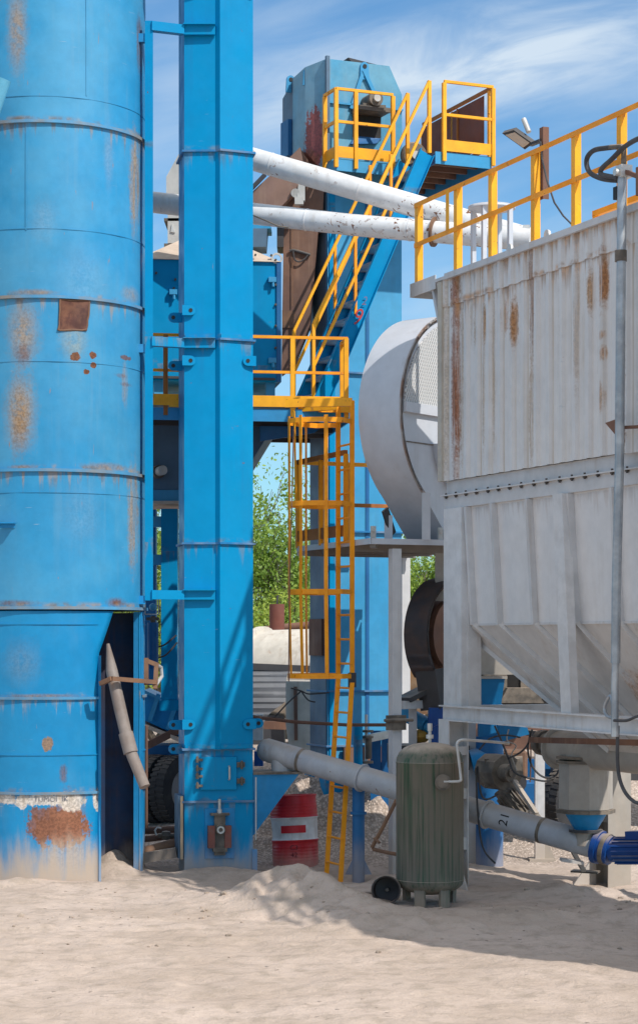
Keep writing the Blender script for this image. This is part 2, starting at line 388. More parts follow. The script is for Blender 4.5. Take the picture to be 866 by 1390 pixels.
# ------------------------------------------------------------------ silo
SX, SY, SR = -3.26, 24.94, 1.158
def sz(py): return H+(HY-py)*.0085
def silo_pt(px, py, dr=0.):
    """local point of the silo shell seen at a photo pixel"""
    ax = ((px-CX)/F); # solve circle
    # ray (ax*s, s): (ax s - SX)^2+(s-SY)^2=r^2
    r = SR+dr
    A = ax*ax+1; B = -2*(ax*SX+SY); C = SX*SX+SY*SY-r*r
    D = max(0, B*B-4*A*C); s = (-B-math.sqrt(D))/(2*A)
    return Vector((ax*s-SX, s-SY, H-(py-HY)/F*s))
def sb(px, py, wpx, hpx, amt, colr, kind='soft'):
    p = silo_pt(px, py); k = .0086
    return (p.x, p.y, p.z, wpx*k, .35, hpx*k, amt, colr, kind)
OCH = (.36, .23, .11); OCH2 = (.28, .17, .085)
blobs = [sb(28, 560, 27, 66, .95, OCH), sb(28, 575, 16, 50, .6, OCH2), sb(32, 450, 28, 58, .8, OCH), sb(24, 40, 18, 74, .8, OCH), sb(112, 700, 40, 60, .25, (.22, .33, .42)), sb(60, 300, 26, 40, .3, (.25, .33, .38)), sb(32, 480, 14, 18, .7, RUST),
         sb(100, 460, 22, 36, .7, (.33, .30, .19)), sb(183, 250, 8, 90, .85, OCH, 'streak'), sb(181, 700, 9, 90, .8, OCH, 'streak'), sb(170, 520, 5, 40, .5, OCH, 'streak'),
         sb(190, 60, 5, 50, .7, RUST, 'streak'), sb(45, 397, 40, 6, .8, OCH2), sb(32, 161, 22, 5, .8, OCH2), sb(150, 634, 60, 7, .8, OCH2), sb(30, 634, 24, 4, .8, OCH2),
         sb(158, 818, 16, 9, .95, RUST), sb(20, 819, 40, 6, .8, RUST), sb(178, 400, 16, 14, .6, OCH), sb(103, 484, 7, 6, 1, RUST, 'hard'), sb(127, 482, 5, 5, 1, RUST, 'hard'),
         sb(128, 496, 4, 4, 1, RUST, 'hard'), sb(118, 505, 4, 4, 1, RUST, 'hard'), sb(171, 486, 7, 4, .8, RUST, 'hard'), sb(165, 510, 10, 4, .6, RUST), sb(171, 522, 9, 4, .6, RUST),
         sb(84, 1125, 42, 32, 1, (.25, .10, .055), 'hard'), sb(60, 1120, 26, 28, .9, (.22, .09, .05), 'hard'), sb(92, 1100, 30, 34, .7, (.28, .12, .065), 'streak'), sb(30, 1088, 10, 10, .9, (.62, .55, .47), 'hard'),
         sb(60, 1086, 40, 9, .9, (.62, .55, .47), 'hard'), sb(98, 1088, 20, 14, .85, (.62, .55, .47), 'hard'), sb(132, 1086, 6, 16, .9, (.62, .55, .47), 'hard'),
         sb(64, 1010, 8, 10, .9, OCH2, 'hard'), sb(86, 1050, 7, 14, .7, RUST, 'streak'), sb(10, 1085, 14, 8, .9, (.6, .53, .45), 'hard'), sb(94, 1165, 60, 36, .6, DUST, 'streak'), sb(30, 900, 34, 40, .4, (.2, .25, .26)),
         sb(60, 945, 70, 4, .8, OCH2), sb(148, 210, 8, 60, .3, (.3, .3, .35)), sb(115, 380, 50, 60, .2, (.3, .42, .5))]
M_silo = paint('silo_blue', (.022, .255, .49), fade=(.085, .325, .51), scratch=1., bands=[sz(p) for p in (165, 403, 638, 825, -70)], band_amt=.75, band_col=(.17, .12, .075), fade_amt=.65, fade_scale=.6, chips=.12, streak=.22, streak_col=(.16, .32, .43), dust=.9, dust_h=.5, rough=.42, blobs=blobs, mottle=.07, dent=.10)
M_siloskirt = paint('silo_skirt_blue', (.0, .225, .49), fade=(.02, .27, .51), scratch=.8, bands=[sz(p) for p in (948, 1077)], band_amt=.6, band_col=(.2, .16, .12), fade_amt=.6, fade_scale=.6, chips=.12, streak=.2, streak_col=(.12, .26, .38), dust=.95, dust_h=.62, rough=.42, blobs=blobs, mottle=.07, dent=.10)
silo = thing('storage_silo', 'tall round faded blue steel silo with rust stains at the left', 'silo', (SX, SY, 0))
zt = 13.0
wob = lambda a, z: .006*mnoise.noise(Vector((math.cos(a)*3, math.sin(a)*3, z*1.3)))+.004*mnoise.noise(Vector((math.cos(a)*7, math.sin(a)*7, z*3)))
zs = [sz(825)]
while zs[-1] < zt: zs.append(zs[-1]+.3)
MB().lathe([(SR, z) for z in zs]+[(.02, zt+.7)], n=96, wob=wob).build('shell', M_silo, silo)
# skirt with a doorway cut on the right front; angles measured from +x, camera side is -90
aL = -90+math.degrees(math.asin(.60)); aR = -90+math.degrees(math.asin(.975))
zz = [0.0-.1+.12*i for i in range(int((sz(829)+.1)/.12)+1)]+[sz(829)]
sk = MB()
n = 84
rows = []
for z in zz:
    row = []
    lo = aR; hi = aL+360
    # the upper left corner of the doorway is cut on the slant
    if z > sz(890): hi = aL+360+ (z-sz(890))/(sz(829)-sz(890))*11
    for j in range(n+1):
        a = R(lo+(hi-lo)*j/n); rr = SR-.004+wob(a, z)
        row.append(sk.bm.verts.new((rr*math.cos(a), rr*math.sin(a), z)))
    rows.append(row)
for i in range(len(rows)-1):
    for j in range(n): sk.bm.faces.new((rows[i][j], rows[i][j+1], rows[i+1][j+1], rows[i+1][j]))
skirt = sk.build('skirt', M_siloskirt, silo)
md = skirt.modifiers.new('s', 'SOLIDIFY'); md.thickness = .02; md.offset = -1
def ring(py, h=.035, out=.035, full=True, name='flange_ring', m=M_silo):
    z = sz(py)
    prof = [(SR-.01, z-h/2), (SR+out, z-h/2), (SR+out, z+h/2), (SR-.01, z+h/2), (SR-.01, z-h/2)]
    if full: MB().lathe(prof, n=96).build(name, m, silo)
    else: MB().lathe(prof, n=84, a0=aR, a1=aL+360).build(name, m, silo)
M_ringrust = paint('flange_edge', (.06, .28, .50), fade=(.26, .22, .17), fade_amt=.9, fade_scale=1.6, rust=.12, rough=.5)
for py in (165, 403, 638, 825, -70): ring(py, m=M_ringrust)
for py in (948, 1077): ring(py, full=False, h=.03, out=.022, m=M_ringrust)
for py in (130, 310, 490, 668): ring(py, h=.012, out=.006, name='weld_seam')
for py in (847, 1025): ring(py, h=.012, out=.006, full=False, name='weld_seam', m=M_siloskirt)
for (px, y0, y1) in ((36, 165, 312), (118, -60, 130)):
    a, b_ = silo_pt(px, y0, .004), silo_pt(px, y1, .004); MB().bar(a, b_, .012, .006, up=(a.x, a.y, 0)).build('weld_seam', M_silo, silo)
# rusty patch plate, welded on
pm = MB(); pts = []
for (px, py) in ((80, 448), (118, 448), (122, 408), (82, 407)): pts.append(silo_pt(px, py, .004))
q = [Vector((p.x, p.y, 0)).normalized()*.014 for p in pts]
pm.hexa([pts[0], pts[1], pts[1]+q[1], pts[0]+q[0], pts[3], pts[2], pts[2]+q[2], pts[3]+q[3]])
M_patch = paint('patch_rust', (.085, .035, .028), fade=(.19, .085, .05), fade_amt=.8, fade_scale=7, streak=.6, streak_col=(.05, .03, .028), rough=.8, mottle=.3)
pp = pm.build('patch_plate', M_patch, silo)
wb = MB(); o4 = [pts[i]+q[i]*.8 for i in (0, 1, 2, 3)]
for i in range(4):
    a_, b_ = o4[i], o4[(i+1) % 4]
    wb.path([a_.lerp(b_, k/6)+Vector((random.uniform(-1, 1), 0, random.uniform(-1, 1)))*.006 for k in range(7)], [random.uniform(.008, .015) for k in range(7)], 6)
wb.build('weld_bead', M_bareRust, pp)
# doorway: jamb, inner wall and dust line
jm = MB()
for a, w in ((aR, .05),):
    rr = SR+.012; d = Vector((math.cos(R(a)), math.sin(R(a)), 0)); tg = Vector((-d.y, d.x, 0))
    for_ = [d*(rr-.10)-tg*.0, d*rr-tg*.0, d*rr+tg*w, d*(rr-.10)+tg*w]
    jm.hexa([p+Vector((0, 0, -.1)) for p in for_]+[p+Vector((0, 0, sz(829))) for p in for_])
jm.build('door_jamb', M_blue, silo)
jm = MB(); d = Vector((math.cos(R(aL)), math.sin(R(aL)), 0)); tg = Vector((-d.y, d.x, 0))
pz = [d*(SR-.05)+tg*.0, d*(SR+.015), d*(SR+.015)+tg*.03, d*(SR-.05)+tg*.03]
jm.hexa([p+Vector((0, 0, -.1)) for p in pz]+[p+Vector((0, 0, sz(890))) for p in pz]); jm.build('door_jamb', M_blue, silo)
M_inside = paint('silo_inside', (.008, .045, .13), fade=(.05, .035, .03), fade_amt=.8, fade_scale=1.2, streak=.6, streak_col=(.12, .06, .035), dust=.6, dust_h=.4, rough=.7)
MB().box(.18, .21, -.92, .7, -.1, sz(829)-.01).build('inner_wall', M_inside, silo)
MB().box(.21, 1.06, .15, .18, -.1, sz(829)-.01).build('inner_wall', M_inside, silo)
# filling pipe clamped in the doorway
fp = [at(147, 874, 23.92), at(152, 910, 23.86), at(163, 960, 23.8), at(176, 1016, 23.7), at(197, 1068, 23.55)]
o = MB().path(fp, [.02, .068, .072, .068, .062], 14).path([at(171, 995, 23.73), at(178, 1022, 23.68)], .085, 14).build('filling_pipe', paint('pipe_brown', (.20, .155, .13), fade=(.33, .30, .28), fade_scale=2, rust=.2, rough=.6), silo, world=True)
o = MB().bar(at(137, 928, 23.75), at(152, 921, 23.65), .05, .05).bar(at(152, 921, 23.65), at(212, 926, 24.0), .05, .05).bar(at(199, 930, 24.0), at(199, 893, 24.0), .05, .05).bar(at(199, 897, 24.0), at(215, 903, 24.05), .05, .05).bar(at(213, 900, 24.05), at(211, 935, 24.0), .05, .06).build('pipe_clamp', M_bareRust, silo, world=True)
MB().path([at(212, 902, 24.1), at(219, 906, 24.2), at(220, 918, 24.2), at(212, 930, 24.1)], .022, 8).build('hose', M_tube, silo, world=True)
# vertical angle bar standing off the shell and stand-off pipe at the left frame edge
ab = MB()
X0 = at(197, 0, 24.6).x-SX; X1 = at(208, 0, 24.6).x-SX
zA0, zA1 = H+(HY-815)*24.6/F, H+(HY-28)*24.6/F
ab.box(X0, X1, -.34, -.325, zA0, zA1).box(X0-.0, X0+.012, -.325, -.22, zA0, zA1)
ab.build('side_angle', M_elev, silo)
for py in (48, 470, 812): zz0 = H+(HY-py)*24.6/F; MB().box(SR-.25, X0+.004, -.32, -.24, zz0-.07, zz0+.03).build('bracket', M_blue, silo)
a = silo_pt(-8, 160, -.1); MB().tube(at(-22, 188, 23.6), at(6, 108, 23.55), .085, n=20).build('vent_pipe', paint('pipe_lightblue', (.10, .38, .55), fade=(.16, .42, .56), chips=.3, rough=.3), silo, world=True)
MB().bar(silo_pt(-25, 710, .16), silo_pt(21, 710, .06), .10, .012).bar(silo_pt(-25, 713, .16), silo_pt(21, 713, .0), .02, .06).build('bracket', M_blue, silo)
# stencilled lettering along the worn band
tx = MB(); c0 = math.atan2(silo_pt(70, 1084).y, silo_pt(70, 1084).x)
def wrap(co):
    a = c0+co.x/SR; r = SR+.006; return Vector((r*math.cos(a), r*math.sin(a), sz(1085)+co.y))
tx.text('TUMOI  IK', .085, None, wrap)
tx.build('stencil_lettering', paint('faded_ink', (.11, .12, .16), fade=(.4, .37, .33), fade_scale=9, fade_amt=.8, rough=.8), silo)

# ------------------------------------------------------------------ bucket elevator (front)
EA = R(10); EC = Vector((-1.21, 24.9, 0))
elev = thing('bucket_elevator', 'tall narrow bright blue rectangular bucket elevator with bolted hatch at its foot', 'bucket elevator', EC, EA)
HW, ED = .415, .62
def ez(py): return H+(HY-py)*.00889
prof = [(-HW, .0), (-.05, -.075), (.0, -.135), (HW, -.03), (HW, ED), (-HW, ED)]
# casing: left plate, a standing step in the middle facing left, right plate; plain box at the boot
def ecase(z0, z1, name='casing', m=M_elev, plain=False):
    p = [(-HW, -.02), (HW, -.02), (HW, ED), (-HW, ED)] if plain else prof
    return MB().prism([(x, y, z0) for x, y in p], (0, 0, z1-z0)).build(name, m, elev)
ecase(ez(1017), 12.6)
ecase(-.1, ez(1017)-.004, 'boot', M_elev, True)
ov = .03
def eflange(py, plain=False):
    z = ez(py); p = [(-HW-ov, -.02-ov), (HW+ov, -.02-ov), (HW+ov, ED+ov), (-HW-ov, ED+ov)] if plain else [(-HW-ov, -ov), (-.05, -.075-ov), (.0, -.135-ov), (HW+ov, -.03-ov), (HW+ov, ED+ov), (-HW-ov, ED+ov)]
    mb = MB().prism([(x, y, z-.012) for x, y in p], (0, 0, .024))
    mb.build('flange', M_ringrust2, elev)
M_ringrust2 = paint('flange_blue', (.012, .17, .40), fade=(.30, .30, .30), fade_amt=.5, fade_scale=3, chips=.3, top=.6, rough=.5)
for py in (-75, 207, 462, 738): eflange(py)
for py in (1017, 1088): eflange(py, True)
MB().box(-HW-.15, HW+.25, -.45, ED+.15, 11.05, 12.3).build('head', M_elev, elev)
# angle beads just above the lower flange joints
for py in (458, 1013):
    z = ez(py); MB().bar((-HW+.01, -.012, z), (-.055, -.085, z), .012, .05).build('joint_angle', M_elev, elev); MB().bar((.01, -.142, z), (HW-.01, -.042, z), .012, .05).build('joint_angle', M_elev, elev)
# link arms to the silo bar
for py in (45, 468, 808):
    a = PM[elev.name].inverted() @ at(205, py, 24.62); z = ez(py)
    a.z = z
    MB().bar(a, (-HW-.02, -.05, z), .10, .11).bar((-HW-.02, -.045, z), (-.055, -.115, z), .05, .11).bar((-HW-.02, -.075, z+.06), (-.055, -.14, z+.06), .11, .012).build('link_arm', M_elev, elev)
# lifting lugs
def lug(x, y, z, sgn):
    mb = MB()
    for k, yy in ((0, y),):
        prof_ = [(x, z-.06), (x+sgn*.10, z-.06)]
        for j in range(9):
            a = R(-90+180*j/8); prof_.append((x+sgn*(.10+.06*math.cos(a)), z+.06*math.sin(a)))
        prof_.append((x, z+.06))
        mb.prism([(px_, yy, pz_) for px_, pz_ in prof_], (0, .02, 0))
    l = mb.build('lifting_lug', M_elev, elev)
    MB().tube((x+sgn*.10, y-.006, z), (x+sgn*.10, y+.028, z), .024, n=14).build('lug_hole', M_blackmark, l)
for (px, py, s, yy) in ((243, 423, 1, -.03), (243, 491, 1, -.03), (343, 490, -1, -.06), (243, 983, 1, -.03), (343, 983, -1, -.06)):
    lug(-HW-.03 if s > 0 else HW+.03-.0, yy-.03, ez(py), s)
for py in (427, 493, 985, 1018): lug(-HW, ED*.5, ez(py), -1)
for py in (983,): lug(HW, ED*.3, ez(py), 1)
# hatch on the boot
hz0, hz1 = ez(1072), ez(1027)
hatch = MB().box(-.225, .215, -.055, -.02, hz0, hz1).build('hatch', M_elev, elev, bevel=.006)
MB().path([(.12, -.055, ez(1058)), (.12, -.10, ez(1057)), (.12, -.10, ez(1041)), (.12, -.055, ez(1040))], .012, 8).build('handle', M_zinc, hatch)
for py in (1031, 1043, 1053, 1066):
    MB().tube((-.265, -.06, ez(py)-.03), (-.265, -.06, ez(py)+.03), .018, n=10).box(-.27, -.2, -.066, -.056, ez(py)-.014, ez(py)+.014).tube((-.265, -.06, ez(py)+.03), (-.265, -.06, ez(py)+.045), .012, n=8).build('hinge', M_gear, hatch)
for py in (1038, 1060):
    MB().box(.215, .31, -.075, -.03, ez(py)-.03, ez(py)+.03).tube((.27, -.09, ez(py)-.05), (.27, -.09, ez(py)+.05), .016, n=8).build('latch', M_gear, hatch)
# tensioner with bearing, below the second flange
tz = ez(1125)
tn = MB().box(-.17, .19, -.035, -.02, ez(1165), ez(1097)).build('tensioner_plate', M_blue, elev)
M_redrust = paint('rusty_red', (.22, .07, .05), fade=(.17, .13, .12), fade_scale=7, chips=.4, rough=.65)
for sx in (-.095, .105): MB().box(sx-.045, sx+.035, -.13, -.035, ez(1150), ez(1120)).build('guide_rail', M_redrust, tn)
MB().box(-.06, .07, -.10, -.035, ez(1160), ez(1106)).box(-.11, .12, -.12, -.035, ez(1106), ez(1103)).box(-.08, .09, -.13, -.035, ez(1155), ez(1150)).build('bearing_carrier', M_gear, tn)
MB().tube((.005, -.10, tz), (.005, -.16, tz), .058, n=20).build('bearing', M_gear, tn); MB().lathe([(.026, -.01), (.046, -.01), (.046, .012), (.026, .012), (.026, -.01)], c=(.005, -.165, tz), n=20, M=Matrix.Rotation(R(90), 4, 'X')).build('bearing_ring', M_zinc, tn)
MB().tube((.0, -.09, ez(1106)), (.0, -.09, ez(1084)), .018, n=10).tube((.0, -.09, ez(1104)), (.0, -.09, ez(1098)), .03, n=6).build('adjusting_screw', M_zinc, tn)
# side bearing plate at left with flange strips, and feet
sp = MB().box(-HW-.07, -HW, .05, .45, ez(1165), ez(1080)).build('side_plate', M_greyblue, elev)
MB().bar((-HW-.035, -.03, ez(1165)), (-HW-.035, -.03, ez(1080)), .03, .035, up=(0, 1, 0)).build('wooden_seal', M_wood, sp)
MB().box(HW-.01, HW+.05, -.05, .06, -.1, .28).build('foot', M_blue, elev); MB().box(-.12, .10, -.09, -.02, -.1, .06).build('foot', M_black, elev)
# feed chute on the right side: tapering to the boot
ch = MB()
c0_ = HW+.005
ch.hexa([(c0_, .05, ez(1135)), (c0_+.015, .05, ez(1135)), (c0_+.015, .5, ez(1135)), (c0_, .5, ez(1135)), (c0_, -.01, ez(1052)), (c0_+.56, -.01, ez(1052)), (c0_+.56, .55, ez(1052)), (c0_, .55, ez(1052))])
ch.build('feed_chute', M_blue, elev)
MB().box(c0_, c0_+.60, -.03, .57, ez(1052), ez(1049)).build('chute_flange', M_gear, elev)
MB().path([(c0_+.02, -.10, ez(1055)), (c0_+.02, -.10, ez(1140))], .009, 6).build('rod', M_zinc, elev)

# ------------------------------------------------------------------ filter house frame
HC = Vector((1.56, 23.4, 0)); U = Vector((.386, -.922, 0)).normalized(); V = Vector((-U.y, U.x, 0))
HA = math.atan2(U.y, U.x)
HM = Matrix.Translation(HC) @ Matrix.Rotation(HA, 4, 'Z'); HI = HM.inverted()
def hp(px, py, d=0.):
    return HI @ on_plane(px, py, HC+V*d, V)
L0, L1, DP = hp(600, 520).x, 9.4, 2.0
ZT, ZB = 6.93, 4.63
house = thing('filter_house', 'big grey corrugated steel dust filter house with rust streaks and hopper on legs', 'filter house', HC, HA)
def hb(px, py, wpx, hpx, amt, c=RUSTL, kind='streak'):
    p = hp(px, py); k = .0084*(1-(px-600)/266*.16)
    return (p.x, 0, p.z, wpx*k*2.3, .3, hpx*k, amt, c, kind)
RS = (.30, .115, .05)
hbl = [hb(619, 520, 8, 190, 1, RS), hb(619, 400, 7, 50, 1, RS), hb(722, 400, 5, 120, .9, (.27, .14, .07)), hb(721, 560, 4, 100, .6, OCH), hb(657, 440, 4, 34, .9, (.42, .22, .09)), hb(646, 450, 4, 35, .8, OCH),
       hb(699, 440, 5, 40, 1, (.40, .20, .08)), hb(686, 430, 4, 30, .8, (.40, .20, .08)), hb(820, 380, 7, 50, 1, (.36, .165, .065)), hb(804, 395, 5, 36, .9, (.42, .24, .11)), hb(820, 480, 5, 12, .8, (.42, .22, .1)), hb(819, 455, 4, 8, .9, (.42, .22, .1)), hb(818, 540, 5, 26, .75, (.42, .24, .12)),
       hb(852, 520, 4, 220, .9, (.28, .14, .07)), hb(656, 480, 2.5, 180, .55, OCH), hb(670, 480, 2.5, 180, .6, OCH), hb(627, 500, 3, 170, .6, OCH), hb(606, 520, 5, 190, .7, (.48, .40, .30)), hb(784, 440, 3, 120, .45, OCH), hb(640, 420, 2.5, 60, .5, OCH), hb(760, 450, 3, 140, .3, OCH),
       hb(853, 590, 4, 22, 1, RUST)]
M_clad = paint('cladding_grey', (.645, .645, .645), fade=(.71, .695, .67), scratch=.8, ribs=(L0+.06, .27), bands=[6.62, 6.93], band_amt=.75, band_col=(.27, .15, .07), fade_amt=.4, chips=.28, streak=.4, streak_col=(.47, .40, .31), rough=.5, blobs=hbl, mottle=.06)
def cladding(t0, t1, y0, name, zt, zb, pitch=.27):
    mb = MB(); cols = []
    x = t0; yy = []
    pts = [(t0, 0)]
    x = t0+.06
    while x < t1-pitch*.6:
        pts += [(x, 0), (x+.018, -.034), (x+.076, -.034), (x+.094, 0)]
        # two shallow beads in the pan
        pts += [(x+.165, 0), (x+.172, -.004), (x+.190, -.004), (x+.197, 0)]
        x += pitch
    pts.append((t1, 0))
    zsn = [zb+(zt-zb)*i/6 for i in range(7)]
    rows = [[mb.bm.verts.new((a, y0+b+.004*mnoise.noise(Vector((a*3, z*2, 1))), z)) for a, b in pts] for z in zsn]
    for i in range(6):
        for j in range(len(pts)-1): mb.bm.faces.new((rows[i][j], rows[i][j+1], rows[i+1][j+1], rows[i+1][j]))
    o = mb.build(name, M_clad, house, sharp=.3)
    return o
tS = hp(846, 500).x
zseam = 6.62
cladding(L0, tS, 0., 'cladding_panel', zseam+.03, ZB); cladding(L0, tS, -.012, 'cladding_strip', ZT, zseam)
cladding(tS+.02, L1, -.03, 'cladding_panel', ZT+.06, ZB-.02)
# end walls, back wall, roof
eb = MB().box(L0+.01, L1-.01, .012, DP, ZB+.01, ZT-.02).build('carcass', M_grey, house)
MB().prism([(L0-.04, -.07, ZT), (L1, -.07, ZT+.0), (L1, DP+.05, ZT), (L0-.04, DP+.05, ZT)], (0, 0, .035)).build('roof', M_grey, house)
MB().box(L0+.22, L1, -.085, -.045, ZT-.012, ZT+.055).build('roof_edge', M_grey, house)
MB().box(L0, L0+.10, -.06, .01, ZB, ZT-.01).build('corner_trim', paint('trim_stained', (.52, .48, .41), fade=(.42, .34, .25), streak=.6, streak_col=(.32, .2, .1), rough=.6), house)
# fascia with bolted flange
zf0 = hp(604, 691).z
MB().box(L0+.03, L1, .04, .10, zf0+.15, ZB).build('fascia', M_grey, house)
MB().box(L0+.0, L1, .02, .10, zf0, zf0+.145).build('fascia', M_grey, house)
fl = MB().box(L0-.02, L1, -.02, .10, zf0+.145, zf0+.16)
fl.build('bolted_flange', M_grey, house)
bt = MB(); x = L0+.1
while x < 6:
    bt.tube((x, .0, zf0+.115), (x, .0, zf0+.18), .012, n=6).box(x-.015, x+.015, -.015, .015, zf0+.128, zf0+.144); x += .262+.02*random.uniform(-1, 1)
o = bt.build('flange_bolts', M_bolt, house); o['kind'] = 'stuff'
# hopper
zbk = hp(640, 848, .12).z; y0a, y0b = .06, .14
tl0, tl1 = L0+.10, L1-.2
HM_ = paint('hopper_grey', (.66, .655, .655), scratch=.5, bands=[4.29], band_amt=.25, fade=(.68, .665, .65), chips=.12, streak=.12, streak_col=(.46, .40, .33), rough=.5, mottle=.06,
            blobs=[(3.6, .5, 2.45, .35, .5, .3, .8, (.40, .22, .1), 'streak'), (4.1, .6, 2.3, .4, .6, .3, .6, (.36, .2, .1), 'streak'), (1.6, .2, 2.7, .15, .2, .12, .8, OCH, 'hard')])
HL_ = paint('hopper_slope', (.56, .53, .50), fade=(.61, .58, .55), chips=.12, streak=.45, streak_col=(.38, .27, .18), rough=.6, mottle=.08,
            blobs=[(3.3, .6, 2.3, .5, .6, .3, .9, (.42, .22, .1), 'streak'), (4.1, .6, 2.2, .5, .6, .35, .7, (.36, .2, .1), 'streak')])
hu = MB()
hu.hexa([(tl0+.03, y0b, zbk), (tl1, y0b, zbk), (tl1, DP-.1, zbk), (tl0+.03, DP-.1, zbk), (tl0, y0a, zf0), (tl1, y0a, zf0), (tl1, DP-.04, zf0), (tl0, DP-.04, zf0)])
hu.build('hopper_wall', HM_, house)
tb, db0, db1, zbt = 1.75, .95, 1.35, 1.62
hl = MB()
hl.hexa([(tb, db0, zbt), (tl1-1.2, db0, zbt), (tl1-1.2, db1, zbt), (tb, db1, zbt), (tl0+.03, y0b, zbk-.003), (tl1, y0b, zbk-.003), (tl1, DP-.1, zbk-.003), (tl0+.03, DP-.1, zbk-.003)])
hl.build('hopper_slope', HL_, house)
# stiffeners: upright then running down the slope
def slope_pt(t, f):      # a point on the front slope, f from the break down
    t0 = tl0+.03; a = (t-t0)/(tl1-t0); tb_ = tb+a*(tl1-1.2-tb)
    return Vector((t+(tb_-t)*f, y0b+(db0-y0b)*f, zbk+(zbt-zbk)*f))
for px in (640, 675, 723, 779, 838):
    t = hp(px, 760, .08).x
    MB().bar((t, y0a-.035, zf0-.004), (t, y0b-.035, zbk), .05, .07, up=(0, 1, 0)).build('stiffener', M_grey, house)
    a, b_ = slope_pt(t, 0), slope_pt(t, .93); MB().bar(a+Vector((0, -.03, -.0)), b_+Vector((0, -.03, -.02)), .05, .06, up=(0, 1, .6)).build('stiffener', HL_, house)
for t in (4.6, 5.5, 6.4, 7.3):
    MB().bar((t, y0a-.035, zf0-.004), (t, y0b-.035, zbk), .05, .07, up=(0, 1, 0)).build('stiffener', M_grey, house)
    a, b_ = slope_pt(t, 0), slope_pt(t, .93); MB().bar(a+Vector((0, -.03, -.0)), b_+Vector((0, -.03, -.02)), .05, .06, up=(0, 1, .6)).build('stiffener', HL_, house)
a, b_ = slope_pt(tl0+.04, 0), slope_pt(tl0+.04, 1); MB().bar(a, b_, .05, .05).build('hip_angle', M_grey, house)
MB().box(tl0, tl1, y0b-.012, y0b+.01, zbk-.012, zbk+.012).build('break_angle', M_grey, house)
# columns and beams
zb1 = hp(606, 957).z; zb0 = zb1-.175
M_col = paint('column_grey', (.62, .62, .625), fade=(.60, .58, .55), chips=.25, streak=.5, streak_col=(.36, .25, .16), dust=.7, dust_h=.6, rough=.5)
tc0, tc1 = hp(604, 800).x, hp(628, 800).x
def hcol(t0, t1, d0, d1, z0, z1, name='column', lean=0.):      # H section: two flanges and a web
    w = .012
    MB().box(t0, t1, d0, d0+w, z0, z1).box(t0, t1, d1-w, d1, z0, z1).box((t0+t1)/2-.006, (t0+t1)/2+.006, d0+w, d1-w, z0, z1).build(name, M_col, house)
MB().box(tc0, tc1, -.02, .06, zb1, zf0-.003).box(tc1-.01, tc1+.02, .06, .22, zb1, zf0-.003).build('column', M_col, house)
p0, p1 = hp(758, 668, -.03), hp(769, 972, -.03)
MB().hexa([(p1.x-.105, -.04, zb1), (p1.x+.105, -.04, zb1), (p1.x+.105, .05, zb1), (p1.x-.105, .05, zb1), (p0.x-.10, -.05, zf0-.003), (p0.x+.10, -.05, zf0-.003), (p0.x+.10, .05, zf0-.003), (p0.x-.10, .05, zf0-.003)]).build('column', M_col, house)
MB().box(5.6, 5.8, -.04, .06, zb1, zf0-.003).build('column', M_col, house)
def hbeam(t0, t1, d, z0, z1, name='beam', w=.17):
    MB().box(t0, t1, d-w/2, d+w/2, z1-.015, z1).box(t0, t1, d-w/2, d+w/2, z0, z0+.015).box(t0, t1, d-.03, d-.015, z0+.015, z1-.015).build(name, M_col, house)
hbeam(tc0, L1-.1, .0, zb0, zb1); hbeam(tc0, L1-.1, DP-.05, zb0+.03, zb1+.03)
MB().box(tc0+.02, tc0+.14, .09, DP-.14, zb0+.01, zb1-.004).build('beam', M_col, house)
for (t, d) in ((tc0, -.085), (L1-.5, -.085)):
    MB().box(t, t+.26, d, d+.014, -.1, zb0).box(t, t+.26, d+.24, d+.254, -.1, zb0).box(t+.124, t+.136, d+.014, d+.24, -.1, zb0).box(t+.02, t+.24, d-.01, d+.26, .42, .56).box(t+.02, t+.24, d-.01, d+.26, 1.0, 1.12).box(t+.02, t+.24, d-.01, d+.26, 1.5, 1.6).build('leg', M_col, house)
    MB().prism([(t+.26, d+.1, -.05), (t+.55, d+.1, -.05), (t+.26, d+.1, .36)], (0, .02, 0)).build('gusset', M_col, house)
for t in (hp(828, 1100, DP-.1).x, L1-.6):
    MB().box(t, t+.02, DP-.35, DP-.05, -.1, zb0).box(t+.02, t+.35, DP-.205, DP-.19, -.1, zb0).box(t+.35, t+.37, DP-.35, DP-.05, -.1, zb0).box(t+.02, t+.35, DP-.3, DP-.2, .72, .80).build('leg', M_beige, house)  # rear legs take the darker beige as painted shade
    MB().prism([(t+.1, DP-.36, -.05), (t+.1, DP-.7, -.05), (t+.1, DP-.36, .36)], (.02, 0, 0)).build('gusset', M_col, house)
# bottom trough, outlet box, cone
ot, od = .913, 1.146
MB().tube((.30, od, 1.58), (L1-1.5, od, 1.58), .20, n=24).tube((.33, od, 1.58), (.36, od, 1.58), .25, n=24).build('screw_trough', M_beige, house)
MB().tube((.02, od, 1.62), (.30, od, 1.62), .12, n=18).tube((-.10, od, 1.62), (.02, od, 1.62), .15, n=12).build('trough_drive', M_gear, house)
oz1, oz0 = 1.44, .93
def oct_(r, z): return [(ot+r*math.cos(R(22.5+45*i)), od+r*math.sin(R(22.5+45*i)), z) for i in range(8)]
ob = MB(); p = oct_(.30, oz0); ob.prism(p, (0, 0, oz1-oz0)); ob.build('outlet_box', M_beige, house)
MB().prism(oct_(.33, oz1), (0, 0, .03)).prism(oct_(.33, oz1+.05), (0, 0, .025)).build('outlet_flange', M_gear, house)
MB().prism(oct_(.22, oz1+.075), (0, 0, .2)).build('outlet_neck', M_beige, house)
MB().prism(oct_(.33, oz0-.045), (0, 0, .04)).build('outlet_flange', M_gear, house)
MB().tube((ot, od, oz0-.045), (ot, od, .70), .24, .13, n=20).build('outlet_cone', M_blue, house)
